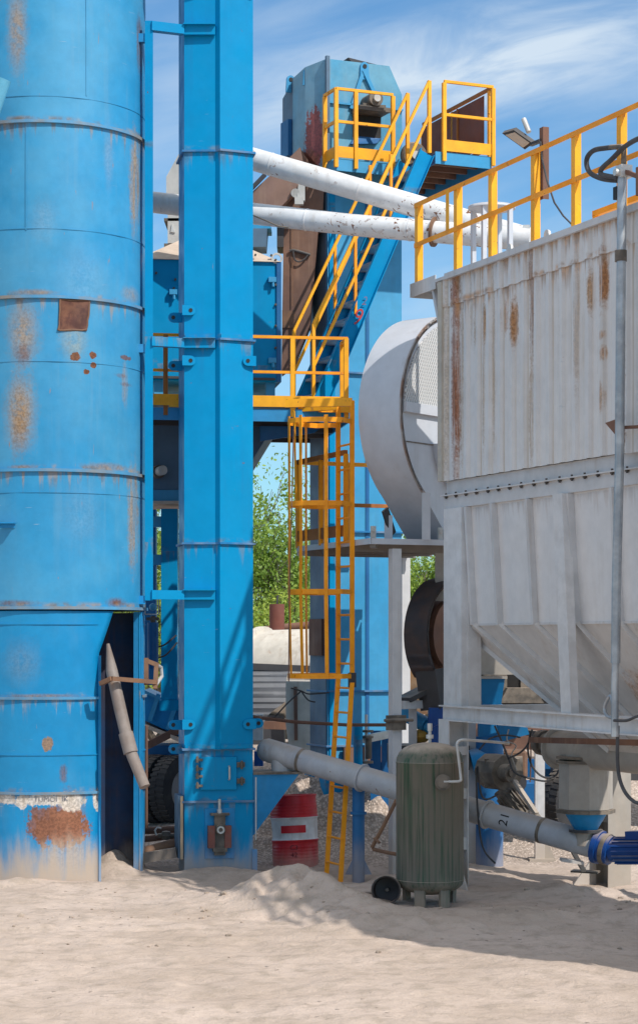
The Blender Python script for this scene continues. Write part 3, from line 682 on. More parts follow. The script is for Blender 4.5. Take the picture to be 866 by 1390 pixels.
MB().tube((ot, od, .70), (ot, od, .67), .19, n=20).build('outlet_flange', M_black, house)
MB().bar((1.1, .35, 1.72), (L1-1, .35, 1.95), .06, .06).build('dark_pipe', M_rust, house)

# ------------------------------------------------------------------ roof railing
rail = thing('roof_railing', 'yellow flat-bar guard railing along the roof edge of the grey filter house', 'railing', HC, HA)
zr1 = 7.97; zm = 7.50
posts = []
for px, py in ((568, 330), (621, 320), (668, 280), (726, 250), (781, 240), (843, 200)): posts.append(hp(px, py, .02).x)
dt = posts[-1]-posts[-2]
for k in range(1, 6):
    if posts[5]+dt*k < L1: posts.append(posts[5]+dt*k) if k == 1 else posts.append(posts[-1]+dt)
posts = [p for p in posts if p < L1]
for i, t in enumerate(posts):
    z0 = 6.98 if i == 0 else ZT+.06
    MB().box(t-.04, t+.04, -.012, -.004, z0-.06, zr1-.02).box(t+.032, t+.04, -.004, .06, z0-.06, zr1-.02).build('post', M_yel, rail)
    if i: MB().tube((t, -.03, z0-.02), (t, -.02, z0-.02), .012, n=8).build('bolt', M_bolt, rail)
def angle(mb, t0, t1, z): mb.box(t0, t1, -.022, -.014, z-.055, z).box(t0, t1, -.014, .05, z-.008, z)
mb = MB(); angle(mb, posts[0]-.04, L1, zr1); mb.build('top_rail', M_orange, rail)
mb = MB(); angle(mb, posts[0]-.04, L1, zm); mb.build('mid_rail', M_orange, rail)
t = hp(612, 280, .02).x; MB().box(t-.05, t+.03, -.02, -.024, zm, zr1-.01).build('gate_post', M_yel, rail)
# small second railing at the back of the roof
r2 = thing('low_railing', 'short low yellow rail standing on the filter house roof behind the steel conduit', 'railing', HC, HA)
tq = hp(806, 285, .5).x
MB().bar((tq, .5, ZT+.33), (L1, .5, ZT+.33), .05, .06).build('top_rail', M_orange, r2)
for t in (tq, tq+1.0, tq+2.0, tq+3): MB().bar((t+.03, .5, ZT+.03), (t+.03, .5, ZT+.31), .05, .05).build('post', M_orange, r2)
# bracket platform at the house corner
bp_ = thing('roof_bracket_step', 'small grey chequer plate step bracketed off the roof corner of the filter house', 'step', HC, HA)
ta = posts[0]-.06
MB().box(ta, L0-.05, -.05, .55, 6.93, 6.945).build('tread_plate', M_galv, bp_)
MB().box(ta, L0-.06, -.06, -.05, 6.86, 7.02).box(ta-.012, ta, -.06, .55, 6.86, 7.02).build('edge_channel', M_grey, bp_)
MB().bar((L0+.02, .0, 6.3), (ta+.5, .0, 6.93), .05, .05).build('brace', M_grey, bp_)
# roof vent: round cap on slim legs
vp = HI @ at(667, 284, 24.0); vc = Vector((vp.x, vp.y, 0))
vent = thing('roof_vent', 'round grey rain cap on four slim legs on the filter house roof', 'roof vent', HM @ Vector((vp.x, vp.y, ZT)), HA)
vh = vp.z-ZT
MB().tube((0, 0, vh), (0, 0, vh+.03), .275, n=28).tube((0, 0, vh+.03), (0, 0, vh+.06), .275, .05, n=28).build('cap', M_fan, vent)
for i in range(4):
    a = R(40+90*i); x, y = .23*math.cos(a), .23*math.sin(a); MB().bar((x, y, .03), (x, y, vh), .05, .05).build('leg', M_fan, vent)
MB().tube((0, 0, .0), (0, 0, .14), .24, n=24).build('stub', M_fan, vent)
# lifting eyes on the roof edge
for k, px in enumerate((741, 690)):
    q = hp(px, 330, .05); e = MB(); prof_ = [(q.x-.07, ZT+.03), (q.x+.07, ZT+.03)]+[(q.x+.055*math.cos(R(180*j/8)), ZT+.12+.055*math.sin(R(180*j/8))) for j in range(9)]
    e.prism([(a, .05, z) for a, z in prof_], (0, .025, 0)); e.build('lifting_eye', M_zinc, house)
# floodlight on its post
fl_t = hp(729, 220, .03).x
lamp = thing('floodlight', 'flat street-type floodlight tilted on a dark brown post beside the roof railing', 'floodlight', HM @ Vector((fl_t+.01, .07, 0)), HA)
zp1 = hp(729, 174, .05).z
MB().box(-.04, .04, .0, .012, zm-.05, zp1).box(.03, .04, .012, .07, zm-.05, zp1).build('post', M_rust, lamp)
Lw = PM[lamp.name].inverted()
A, B, Cc, D = (Lw @ at(681, 181, 22.12), Lw @ at(697, 176.5, 21.98), Lw @ at(723, 195, 21.95), Lw @ at(712, 203, 22.09))
nn = (B-A).cross(D-A).normalized(); toc = (Lw @ Vector((0, 0, H)))-A
if nn.dot(toc) < 0: nn = -nn
hd = MB().hexa([p_ for p_ in (A, D, Cc, B)]+[p_-nn*.05 for p_ in (A, D, Cc, B)]).build('lamp_head', M_black, lamp)
cen = (A+B+Cc+D)/4
MB().hexa([cen+(p_-cen)*.78+nn*.002 for p_ in (A, D, Cc, B)]+[cen+(p_-cen)*.78+nn*.008 for p_ in (A, D, Cc, B)]).build('lens', paint('lamp_lens', (.62, .50, .38), fade=(.5, .42, .34), rough=.3), hd)
MB().bar((Cc+D)/2-nn*.03, Vector((.0, .0, Cc.z-.02)), .05, .03).build('arm', M_black, lamp)
p0 = Lw @ at(724, 180, 22.0); p1 = Lw @ at(713, 162, 22.05)
MB().tube((p0.x, .0, p0.z), (p1.x, -.02, p1.z), .028, n=12).build('sensor', M_zinc, lamp)
# cable hanging from the post
cb = MB().path([hp(x, y, .05) for x, y in ((733, 192), (735, 215), (742, 245), (752, 275), (764, 293), (776, 305))], .010, 6).build('power_cable', M_rubber, None)
cb.matrix_world = HM; tag(cb, 'thin black cable sagging from the floodlight post to the roof', 'cable')

# galvanised conduit with air hoses in front of the wall
cond = thing('conduit_pipe', 'upright galvanised steel pipe fixed in front of the grey filter house wall', 'pipe', HC, HA)
cpts = [hp(844, 235, -.22), hp(842, 420, -.22), hp(840, 640, -.22), hp(836, 800, -.22), hp(835, 900, -.22)]
for q in cpts: q.y = -.22
tcx = cpts[0].x
MB().path(cpts, .045, 14).build('pipe_run', M_galv, cond)
q = hp(834, 930, -.22); MB().path([cpts[-1]+Vector((0, 0, .02)), q, hp(834, 1000, -.22)], .036, 12).build('pipe_run', M_galv, cond)
MB().tube(hp(842, 355, -.22), hp(842, 340, -.22), .058, n=14).build('coupling', M_gear, cond)
q = hp(839, 580, -.22); MB().prism([(q.x-.20, -.25, q.z+.06), (q.x+.05, -.25, q.z+.08), (q.x+.0, -.25, q.z-.08)], (0, .02, 0)).bar((q.x-.05, -.2, q.z), (q.x+.18, -.02, q.z+.0), .03, .03).build('wall_bracket', M_rust, cond)
hoses = thing('air_hose_manifold', 'looped black air hoses and brass valve fittings at the top of the conduit', 'hose', HC, HA)
def hpp(l, d=-.2): return [Vector((q.x, d, q.z)) for q in (hp(x, y, d) for x, y in l)]
def spl(pts, n=6):
    out = []; P = [pts[0]]+pts+[pts[-1]]
    for i in range(1, len(P)-2):
        for j in range(n):
            t = j/n; a, b, c, d = P[i-1], P[i], P[i+1], P[i+2]
            out.append(.5*((2*b)+(c-a)*t+(2*a-5*b+4*c-d)*t*t+(3*b-a-3*c+d)*t*t*t))
    out.append(P[-2]); return out
MB().path(spl(hpp([(842, 199), (822, 201), (806, 204), (797, 213), (796, 225), (801, 235), (812, 241), (824, 244), (838, 245)])), .025, 10).build('hose', M_rubber, hoses)
MB().path(spl(hpp([(875, 185), (860, 191), (845, 201), (830, 216), (817, 228), (815, 236), (824, 239), (838, 241)], -.26)), .025, 10).build('hose', M_rubber, hoses)
MB().path(hpp([(828, 200), (844, 199), (846, 202), (846, 224)]), .026, 10).build('fitting', M_gear, hoses)
q = hpp([(846, 232)])[0]; MB().box(q.x-.05, q.x+.06, q.y-.06, q.y+.06, q.z-.07, q.z+.05).tube((q.x, q.y-.06, q.z-.02), (q.x, q.y-.10, q.z-.02), .035, n=14).build('valve_body', M_zinc, hoses)
q2 = hpp([(840, 262)])[0]; MB().box(q2.x-.05, q2.x+.02, q2.y-.04, q2.y+.04, q2.z-.06, q2.z+.06).build('solenoid', M_blackmark, hoses)
q3 = hpp([(874, 243)])[0]; MB().bar(q, q3, .04, .04).tube(q3+Vector((-.06, 0, -.14)), q3+Vector((-.06, 0, .12)), .05, n=14).build('manifold', M_rust, hoses)
q4 = hpp([(868, 229)])[0]; MB().tube(q4, q4+Vector((0, -.01, .015)), .028, n=14).build('tap_handle', M_redmark, hoses)
# cables looping at the conduit foot
cb = MB().path(spl([hp(x, y, -.2) for x, y in ((838, 965), (832, 958), (829, 945), (824, 950), (820, 962), (824, 972), (834, 975))]), .018, 8).build('cable_clamp_loop', M_galv, None)
cb.matrix_world = HM; tag(cb, 'looped metal cable shackle at the lower end of the conduit', 'cable loop')
cb = MB().path(spl([hp(x, y, -.18) for x, y in ((838, 985), (838, 1040), (845, 1070), (860, 1088), (880, 1092))]), .018, 8).build('power_cable', M_rubber, None)
cb.matrix_world = HM; tag(cb, 'black cable hanging below the conduit and drooping to the right frame edge', 'cable')
cb = MB().path(spl([hp(x, y, -.3) for x, y in ((833, 978), (850, 978), (866, 972), (890, 968))]), .014, 8).build('power_cable', M_rubber, None)
cb.matrix_world = HM; tag(cb, 'thin black cable running right from the conduit shackle along the beam', 'cable')

# ------------------------------------------------------------------ fan deck, fan, ladder
DA = Vector((.6225, 24.9, 0)); DV = V; DW = Vector((-V.y, V.x, 0)); DANG = math.atan2(V.y, V.x)
def dm(o=DA): return Matrix.Translation(o) @ Matrix.Rotation(DANG, 4, 'Z')
deck = thing('fan_platform', 'grey chequer plate steel platform under the fan housing on slim posts', 'platform', DA, DANG)
zd = 4.02; DLx, DLy = 1.55, 2.35
MB().box(.02, DLx, .02, DLy-.02, zd-.012, zd).build('deck_plate', M_galv, deck)
M_under = paint('deck_under', (.20, .175, .155), fade=(.28, .24, .2), fade_scale=2, rust=.2, rough=.7)
MB().box(0, DLx, -.01, .01, zd-.05, zd+.02).build('edge_channel', M_fan, deck); MB().box(-.01, .01, -.01, DLy, zd-.05, zd+.02).build('edge_channel', M_fan, deck); MB().box(0, DLx, DLy-.01, DLy+.01, zd-.10, zd+.02).build('edge_channel', M_fan, deck)
for y in (.5, 1.0, 1.5, 2.0): MB().box(.02, DLx, y, y+.05, zd-.12, zd-.013).build('joist', M_under, deck)
MB().bar((.05, .05, zd-.06), (1.2, 2.2, zd-.06), .07, .05).build('brace', M_under, deck)
gx = (PM[deck.name].inverted() @ at(538, 800, 25.05)).x
for (x, y) in ((gx, .06), (1.5, 2.25)):
    MB().box(x-.06, x+.06, y-.06, y-.048, -.1, zd-.10).box(x-.06, x-.048, y-.048, y+.06, -.1, zd-.10).box(x+.048, x+.06, y-.048, y+.06, -.1, zd-.10).build('post', M_grey, deck)
MB().box(gx-.16, gx+.10, -.05, -.02, 1.72, 1.9).tube((gx-.2, -.07, 1.84), (gx+.18, -.07, 1.84), .02, n=8).build('clamp_plate', M_gear, deck)
for x in (-.0+.05, .95): MB().box(x-.03, x+.03, .02, .05, zd+.02, zd+.17).tube((x, .0, zd+.12), (x, .06, zd+.12), .025, n=10).build('lifting_eye', M_zinc, deck)
# deck railing, rusty orange
dr = thing('deck_railing', 'rusty orange railing of the fan platform behind the caged ladder', 'railing', DA, DANG)
MB().bar((.0, .75, zd+1.12), (.0, DLy, zd+1.12), .05, .06).build('top_rail', M_rustrail, dr)
MB().bar((.0, DLy, zd+1.12), (1.35, DLy, zd+1.12), .05, .05).build('top_rail', M_orange, dr)
MB().bar((.0, DLy, zd+.58), (1.35, DLy, zd+.58), .04, .05).build('mid_rail', M_rustrail, dr)
MB().bar((.0, .75, zd+.15), (.0, DLy, zd+.15), .03, .14).build('toe_board', M_rustrail, dr)
for (x, y) in ((0, .75), (0, DLy-.02), (.75, DLy-.02), (0, 1.55)): MB().bar((x, y, zd), (x, y, zd+1.10), .05, .05).build('post', M_orange, dr)

# fan scroll
fa = Vector((.8, -.6, 0)); fb = Vector((.6, .8, 0))
FC = Vector((1.74, 25.9, 5.57)); FRr = 1.27
fan = thing('fan_housing', 'large round grey fan scroll housing with white mesh guard beside the filter house', 'fan housing', (FC.x, FC.y, 4.03))
def fpt(ang, r, off): return FC+fb*(r*math.cos(ang))+Vector((0, 0, r*math.sin(ang)))+fa*off
def srad(deg): return FRr*(1.0+.03*math.sin(R(deg)))
segs = [90+ (232-90)*i/40 for i in range(41)]
outline = [(srad(d)*math.cos(R(d)), srad(d)*math.sin(R(d))) for d in segs]
lx, lz = outline[-1]
outline += [(lx+.55, -1.50), (.35, -1.50), (.35, FRr*.965), (.18, FRr*.99)]  # hidden back cut flat so the scroll's shadow misses the tower
def f3(x, z, off): return FC+fb*x+Vector((0, 0, z))+fa*off
MB().prism([f3(x, z, -.62) for x, z in outline], fa*.62).build('scroll', M_fan, fan, world=True, sharp=.4)
rim = MB(); k = len(segs)
for i in range(k-1):
    (x0, z0), (x1, z1) = outline[i], outline[i+1]
    rim.hexa([f3(x0*.975, z0*.975, -.004), f3(x1*.975, z1*.975, -.004), f3(x1*1.012, z1*1.012, -.004), f3(x0*1.012, z0*1.012, -.004), f3(x0*.975, z0*.975, .016), f3(x1*.975, z1*.975, .016), f3(x1*1.012, z1*1.012, .016), f3(x0*1.012, z0*1.012, .016)])
rim.build('rim_flange', paint('rim_rust', (.40, .38, .37), fade=(.25, .14, .09), fade_scale=3, fade_amt=.9, rough=.6), fan, world=True)
# mesh guard standing proud of the upper side plate
gz0 = FC.z+.06
def gpt(x, z, off): return f3(x, z, off)
gpoly = [(-FRr*.955*math.cos(R(a)), FRr*.955*math.sin(R(a))) for a in range(4, 91, 4)]+[(.33, FRr*.925), (.33, .12)]
M_mesh = bpy.data.materials.new('mesh_white'); M_mesh.use_nodes = True
t = NT(M_mesh.node_tree); b = M_mesh.node_tree.nodes['Principled BSDF']
obj = t.n('ShaderNodeTexCoord').outputs['Object']
sep = t.n('ShaderNodeSeparateXYZ'); t.put(sep.inputs[0], obj)
sx = t.math('MULTIPLY', t.math('ADD', t.math('MULTIPLY', sep.outputs[0], .6), t.math('MULTIPLY', sep.outputs[1], .8)), 1.)
def tri(v, p): return t.math('PINGPONG', v, p)
d1 = tri(t.math('ADD', t.math('MULTIPLY', sx, 1.1), t.math('MULTIPLY', sep.outputs[2], .62)), .026)
d2 = tri(t.math('SUBTRACT', t.math('MULTIPLY', sx, 1.1), t.math('MULTIPLY', sep.outputs[2], .62)), .026)
line = t.math('MAXIMUM', t.rng(d1, .012, .021), t.rng(d2, .012, .021))
t.put(b.inputs['Base Color'], t.mix(line, c4((.42, .42, .42)), c4((.74, .73, .71)))); b.inputs['Roughness'].default_value = .5
bpn = t.n('ShaderNodeBump'); bpn.inputs['Distance'].default_value = .02; t.put(bpn.inputs['Height'], line); t.put(b.inputs['Normal'], bpn.outputs[0])
MB().prism([gpt(x, z, .005) for x, z in gpoly], fa*.02).build('mesh_guard', M_mesh, fan, world=True)
MB().prism([gpt(x, z, .006) for x, z in ((-FRr*.955, -.0), (.34, -.0), (.34, .12), (-FRr*.955, .12))], fa*.05).build('guard_rail', M_fan, fan, world=True)
MB().prism([gpt(x, z, .0) for x, z in ((-FRr*.9, -.36), (.34, -.36), (.34, -.345), (-FRr*.9, -.345))], fa*.01).build('panel_seam', M_gear, fan, world=True)
arc = MB()
for i in range(12):
    a0_, a1_ = R(185+7*i), R(185+7*(i+1))
    for r in (.62,):
        arc.hexa([f3(.1+(r-.05)*math.cos(a0_), -.28+(r-.05)*math.sin(a0_), 0), f3(.1+(r-.05)*math.cos(a1_), -.28+(r-.05)*math.sin(a1_), 0), f3(.1+(r+.05)*math.cos(a1_), -.28+(r+.05)*math.sin(a1_), 0), f3(.1+(r+.05)*math.cos(a0_), -.28+(r+.05)*math.sin(a0_), 0),
                  f3(.1+(r-.05)*math.cos(a0_), -.28+(r-.05)*math.sin(a0_), .08), f3(.1+(r-.05)*math.cos(a1_), -.28+(r-.05)*math.sin(a1_), .08), f3(.1+(r+.05)*math.cos(a1_), -.28+(r+.05)*math.sin(a1_), .08), f3(.1+(r+.05)*math.cos(a0_), -.28+(r+.05)*math.sin(a0_), .08)])
arc.build('inlet_collar', M_fan, fan, world=True)
for (px, Yp) in ((578, 25.1), (527, 25.5)):
    c = at(px, 700, Yp); MB().box(c.x-.05, c.x+.05, c.y-.05, c.y+.02, 4.03, 4.6 if px > 560 else 4.35).build('stand', M_fan, fan, world=True)
MB().bar(f3(-.95, -1.15, -.45), f3(-.78, -1.45, -.45), .03, .12).build('strap', M_black, fan, world=True)

# ladder with cage
zl1 = 5.75
lad = thing('caged_ladder', 'yellow steel cage ladder rising from the sand to the blue platform', 'ladder', (0.33, 25.5, 0), DANG)
# local frame: x along DV (away from cage), y along DW
LI = PM[lad.name].inverted()
def lc(px, Y): q = LI @ at(px, 900, Y); return q
LX = -.05
nr, fr = LI @ Vector((.405, 25.30, 0)), LI @ Vector((.238, 25.70, 0))
lx_ = (nr.x+fr.x)/2; yn, yf = nr.y, fr.y
zbend = 2.33
foot = Vector((-.40, -.56, 0))
def railpts(y): return [(lx_+foot.x, y+foot.y, -.14), (lx_, y, zbend), (lx_, y, zl1+.0)]
for y, nm in ((yn, 'stile'), (yf, 'stile')):
    p = railpts(y); MB().bar(p[0], p[1], .026, .056, up=(1, 0, 0)).bar(p[1], p[2], .026, .056, up=(1, 0, 0)).build(nm, M_orange, lad)
MB().bar((lx_, yn, zbend-.10), (lx_, yn, zbend+.08), .045, .09, up=(1, 0, 0)).build('splice', M_black, lad)
z = .12
while z < zl1:
    f = max(0, 1-z/zbend); o = foot*f
    MB().tube((lx_+o.x, yn+o.y, z), (lx_+o.x, yf+o.y, z), .014, n=8).build('rung', M_orange, lad); z += .30
ym = (yn+yf)/2; hr = .40; hd_ = .74
def hoop_pt(a):      # a from 0 (near stile) to 180 (far stile)
    aa = R(a); return Vector((lx_-hd_*math.sin(aa)**.8, ym-(hr*math.cos(aa) if 1 else 0)*1.0, 0))
def hoop(z, name='cage_hoop', h=.06):
    mb = MB(); pts = [Vector((lx_, yn, z))]+[hoop_pt(a)+Vector((0, 0, z)) for a in range(12, 169, 12)]+[Vector((lx_, yf, z))]
    for i in range(len(pts)-1): mb.bar(pts[i], pts[i+1], .008, h)
    mb.build(name, M_orange, lad)
def lz_(py, Y=25.3): return H+(HY-py)*Y/F
for py in (570, 683, 803, 918): hoop(lz_(py, 25.1))
for a in (28, 62, 92, 122, 155):
    p = hoop_pt(a); wv = .05*random.uniform(-1, 1)
    q = p.copy(); q.x += .05; q.y += wv*.5
    dirn = Vector((p.x-lx_, p.y-ym, 0)).normalized()
    MB().bar(p+Vector((0, 0, lz_(566))), p+Vector((wv*.2, wv*.3, lz_(720))), .05, .008, up=dirn).bar(p+Vector((wv*.2, wv*.3, lz_(720))), p+Vector((0, 0, lz_(803))), .05, .008, up=dirn).bar(p+Vector((0, 0, lz_(803))), p*1.0+Vector((.03*abs(math.sin(R(a))), 0, lz_(921))), .05, .008, up=dirn).build('cage_bar', M_orange, lad)
MB().bar(hoop_pt(75)+Vector((0, 0, lz_(560))), hoop_pt(115)+Vector((.1, 0, lz_(683))), .045, .01, up=(1, 0, 0)).build('cage_brace', M_yel, lad)
MB().bar((lx_, yf, zl1-.02), (lx_-.35, yf+.42, zl1-.02), .06, .10).bar((lx_, yn, zl1-.02), (lx_-.7, yn+.45, zl1-.02), .05, .10).build('top_bracket', M_yel, lad)
MB().path([LI @ at(392, 925, 25.0), LI @ at(393, 800, 25.0), LI @ at(396, 690, 25.0), LI @ at(399, 570, 25.2)], .008, 6).build('wire', M_rust, lad)

# ------------------------------------------------------------------ middle platform (behind elevator)
PA = R(8); PC = Vector((.36, 26.0, 0)); zpf = 5.71
plat = thing('blue_platform', 'blue steel walkway platform with dusty floor between elevator and ladder', 'platform', PC, PA)
PL, PDp = 2.95, 2.7
MB().box(-PL, 0, 0, PDp, zpf-.03, zpf).build('floor_plate', M_sandtop, plat)
MB().box(-PL, 0.01, -.02, .0, zpf-.16, zpf-.005).build('edge_beam', M_blue, plat); MB().box(.0, .02, .0, PDp, zpf-.16, zpf-.005).build('edge_beam', M_blue, plat)
for y in (.6, 1.3, 2.0, 2.65): MB().box(-PL, -.0, y, y+.06, zpf-.16, zpf-.031).build('joist', M_black, plat)
MB().prism([(-1.05, .5, zpf-.165), (-.25, .5, zpf-.165), (-.35, .5, zpf-.24), (-1.05, .5, zpf-.36)], (0, .05, 0)).build('bracket', M_dblue, plat)
prl = thing('walkway_railing', 'yellow railing with wide toe board along the blue walkway platform', 'railing', PC, PA)
xs_r = [-.02, -.72]
for x in (-.02, -.70, -1.7, -2.29): MB().bar((x, -.01, zpf-.1), (x, -.01, zpf+.90), .055, .055).build('post', M_yel if x > -2 else M_rustrail, prl)
MB().bar((-.02, .35, zpf), (-.02, .35, zpf+.88), .05, .05).build('post', M_yel, prl)
MB().bar((-PL, -.01, zpf+.90), (.0, -.01, zpf+.90), .036, .036).build('top_rail', M_orange, prl)
MB().bar((-PL, -.01, zpf+.46), (.0, -.01, zpf+.46), .034, .034).build('mid_rail', M_orange, prl)
MB().bar((-.02, .02, zpf+.88), (-.02, .36, zpf+.88), .045, .045).build('top_rail', M_orange, prl)
MB().box(-PL+.1, .0, -.05, -.038, zpf+.02, zpf+.16).build('toe_board', M_yel, prl)
MB().box(-2.25, -2.05, -.055, -.04, zpf-.0, zpf+.16).build('toe_board', M_yel, prl)
MB().box(-.38, .03, -.075, -.052, zpf-.04, zpf+.12).build('toe_board', M_yel, prl)

# screen box on the platform
sc = thing('screen_box', 'blue boxy vibrating screen housing under a dust-covered lid on the platform', 'screen housing', (-1.4, 27.6, zpf), PA)
SI = PM[sc.name].inverted()
def sp_(px, py, Y=27.0): return SI @ at(px, py, Y)
xr = sp_(380, 400, 27.1).x; xl = sp_(190, 400, 27.0).x; zb_ = H+(HY-516)*27/F-zpf; zt_ = H+(HY-352)*27/F-zpf
MB().box(xl, xr, -.5, 1.1, zb_, zt_).build('body', M_elev, sc)
MB().box(xr-.03, xr+.03, -.53, -.50, zb_, zt_).box(xr, xr+.03, -.5, 1.1, zb_, zt_).build('bolted_edge', M_dblue, sc)
rt = MB(); q = [(xl-.02, -.54, zt_-.0), (xr+.02, -.54, zt_), (xr+.02, 1.12, zt_), (xl-.02, 1.12, zt_)]
cx_ = (xl+xr)/2
tops = [(cx_-.25, .1, zt_+.42), (cx_+.25, .1, zt_+.42), (cx_+.25, .5, zt_+.42), (cx_-.25, .5, zt_+.42)]
rt.hexa(q+tops); rt.build('lid', M_sandtop, sc)
for (px, py) in ((212, 372), (238, 380), (236, 392), (348, 344), (370, 344), (376, 350), (376, 384), (376, 411), (376, 440), (376, 470)):
    q = sp_(px, py, 27.05); MB().tube((q.x, -.535, q.z), (q.x, -.50, q.z), .016, n=6).build('bolt', M_bolt, sc)
for (px, py) in ((371, 378), (371, 488), (235, 398)):
    q = sp_(px, py, 27.05); MB().box(q.x-.05, q.x+.05, -.58, -.50, q.z-.03, q.z+.035).tube((q.x+.01, -.56, q.z-.09), (q.x+.01, -.56, q.z+.03), .018, n=8).build('clamp', M_tower, sc)
for x0, x1 in ((xl, xl+.9), (xl+1.05, xr)): MB().box(x0+.05, x1-.05, -.55, -.52, zb_+.02, zb_+.05).build('door_edge', M_black, sc)
for x in (xr-.10, xr-.9, xl+.25): MB().box(x-.06, x+.06, -.42, -.30, .25, zb_).build('foot', M_tower, sc)
MB().box(xl, xr+.25, -.62, .9, .20, .26).build('dusty_ledge', M_sandtop, sc); MB().box(xl+.1, xr+.15, -.5, .8, .0, .2).build('plinth', M_greyblue, sc)
q = sp_(378, 334, 27.05); MB().lathe([(.05, -.012), (.075, -.012), (.075, .012), (.05, .012), (.05, -.012)], c=(q.x, -.5, zt_+.05), n=16, M=Matrix.Rotation(R(90), 4, 'X')).build('lifting_ring', M_zinc, sc)
# vent hood behind the elevator
hood = thing('vent_hood', 'narrow cream metal vent hood with sloping top behind the blue elevator', 'vent hood', at(262, 350, 27.9)*1)
hood.location.z = 7.9; PM[hood.name] = Matrix.Translation(hood.location)
def ht(px, py): q = at(px, py, 27.9); return q-Vector((hood.location))
hm_ = MB(); poly = [ht(226, 272), ht(300, 272), ht(300, 205), ht(245, 205), ht(226, 240)]
M_hood = paint('hood_cream', (.46, .46, .44), fade=(.52, .50, .46), chips=.35, streak=.3, rough=.55)
hm_.prism(poly, (0, .6, 0)).build('hood_top', M_hood, hood)
hm_ = MB(); hm_.prism([ht(228, 330), ht(300, 330), ht(300, 272.2), ht(228, 272.2)], (0, .6, 0)).build('duct', M_hood, hood)
MB().prism([ht(223, 300), ht(303, 300), ht(303, 296), ht(223, 296)], (0, .62, 0)).build('flange', M_gear, hood); MB().prism([ht(223, 335), ht(303, 335), ht(303, 330.4), ht(223, 330.4)], (0, .62, 0)).build('flange', M_gear, hood)
MB().prism([ht(222, 362), ht(303, 362), ht(303, 335.4), ht(228, 335.4)], (0, .5, 0)).build('base', M_greyblue, hood)
MB().prism([ht(232, 315), ht(234, 304), ht(238, 316)], (0, -.02, 0)).build('hook', M_zinc, hood)
# duct stub seen right of the elevator
MB()
stub = thing('duct_stub', 'short grey-blue duct box above the dusty lid right of the elevator', 'duct', at(330, 330, 27.7))
def hs_(px, py): return at(px, py, 27.7)-Vector(stub.location)
MB().prism([hs_(300, 335), hs_(361, 335), hs_(363, 310), hs_(300, 310)], (0, .5, 0)).build('box', M_greyblue, stub); MB().prism([hs_(298, 310), hs_(368, 310), hs_(368, 305), hs_(298, 305)], (0, .52, 0)).build('flange', M_tower, stub)

# bin below the platform
bn = thing('weigh_bin', 'shaded grey-blue bin hanging under the walkway platform behind the elevator', 'bin', at(280, 620, 27.2))
bn.location.z = 4.0; PM[bn.name] = Matrix.Translation(bn.location)
def bw(px, py, Y=26.9): return at(px, py, Y)-Vector(bn.location)
mb = MB(); a = [bw(180, 665), bw(318, 665), bw(372, 577), bw(180, 577)]
mb.prism(a, (0, 1.2, 0)).build('body', M_greyblue, bn)
mb = MB(); a = [bw(180, 680), bw(316, 680), bw(316, 665.3), bw(180, 665.3)]; mb.prism([p+Vector((0, -.02, 0)) for p in a], (0, 1.2, 0)).build('skirt_band', M_tower, bn)
mb = MB(); a = [bw(180, 684), bw(318, 684), bw(318, 680.3), bw(180, 680.3)]; mb.prism([p+Vector((0, -.06, 0)) for p in a], (0, 1.2, 0)).build('ledge', M_sandtop, bn)
q = bw(213, 641); MB().tube(q, q+Vector((.10, -.22, .01)), .062, n=18).build('port', M_zinc, bn); MB().tube(q+Vector((0, -.0, 0)), q+Vector((.04, -.09, 0)), .085, n=18).build('port_collar', M_gear, bn)
for (x0, x1, Yp) in ((219, 241, 27.0), (300, 322, 27.0)):
    a = at(x0, 700, Yp); c = at(x1, 700, Yp); MB().box(a.x, c.x, Yp, Yp+.25, H+(HY-950)*Yp/F, H+(HY-684.3)*Yp/F-.06).build('leg', M_elev, bn, world=True)
a = at(206, 700, 28.2); MB().box(a.x-.16, a.x+.06, 28.2, 28.4, H+(HY-930)*28.2/F, 4.6).build('leg', M_dblue, bn, world=True)
for py in (708, 760): q = at(212, py, 27.4); MB().box(q.x-.12, q.x+.12, 27.4, 27.5, q.z-.07, q.z+.07).build('cross_bar', M_tower, bn, world=True)
a = at(219, 950, 27.0); c = at(322, 950, 27.0); MB().box(a.x-.02, c.x+.02, 26.98, 27.27, a.z-.14, a.z-.003).build('base_beam', M_elev, bn, world=True)
for xx in (c.x-.25, c.x): MB().box(xx-.2, xx, 27.0, 27.2, -.1, a.z-.145).build('leg', M_blue, bn, world=True)
ram = thing('hydraulic_ram', 'short dark blue upright cylinder with round pale top between silo and elevator', 'cylinder', at(208, 1000, 26.3))
ram.location.z = .8; PM[ram.name] = Matrix.Translation(ram.location)
q = at(208, 905, 26.3); MB().tube((q.x, q.y, H+(HY-908)*26.3/F), (q.x, q.y, H+(HY-845)*26.3/F), .07, n=18).build('barrel', M_dblue, ram, world=True)
MB().tube((q.x, q.y, H+(HY-845)*26.3/F), (q.x, q.y, H+(HY-836)*26.3/F), .03, n=14).box(q.x-.08, q.x+.08, q.y-.05, q.y+.05, H+(HY-842)*26.3/F, H+(HY-838)*26.3/F).build('rod_end', M_gear, ram, world=True)
zc = H+(HY-824)*26.3/F; MB().lathe([(0.001, .05), (.03, .04), (.045, .02), (.05, 0), (.045, -.02), (.03, -.04), (.001, -.05)], c=(q.x, q.y, zc), n=18).build('ball_cap', M_tower, ram, world=True)
fr_ = MB(); x0, x1 = q.x-.09, q.x+.08; z0, z1 = H+(HY-834)*26.3/F, H+(HY-812)*26.3/F
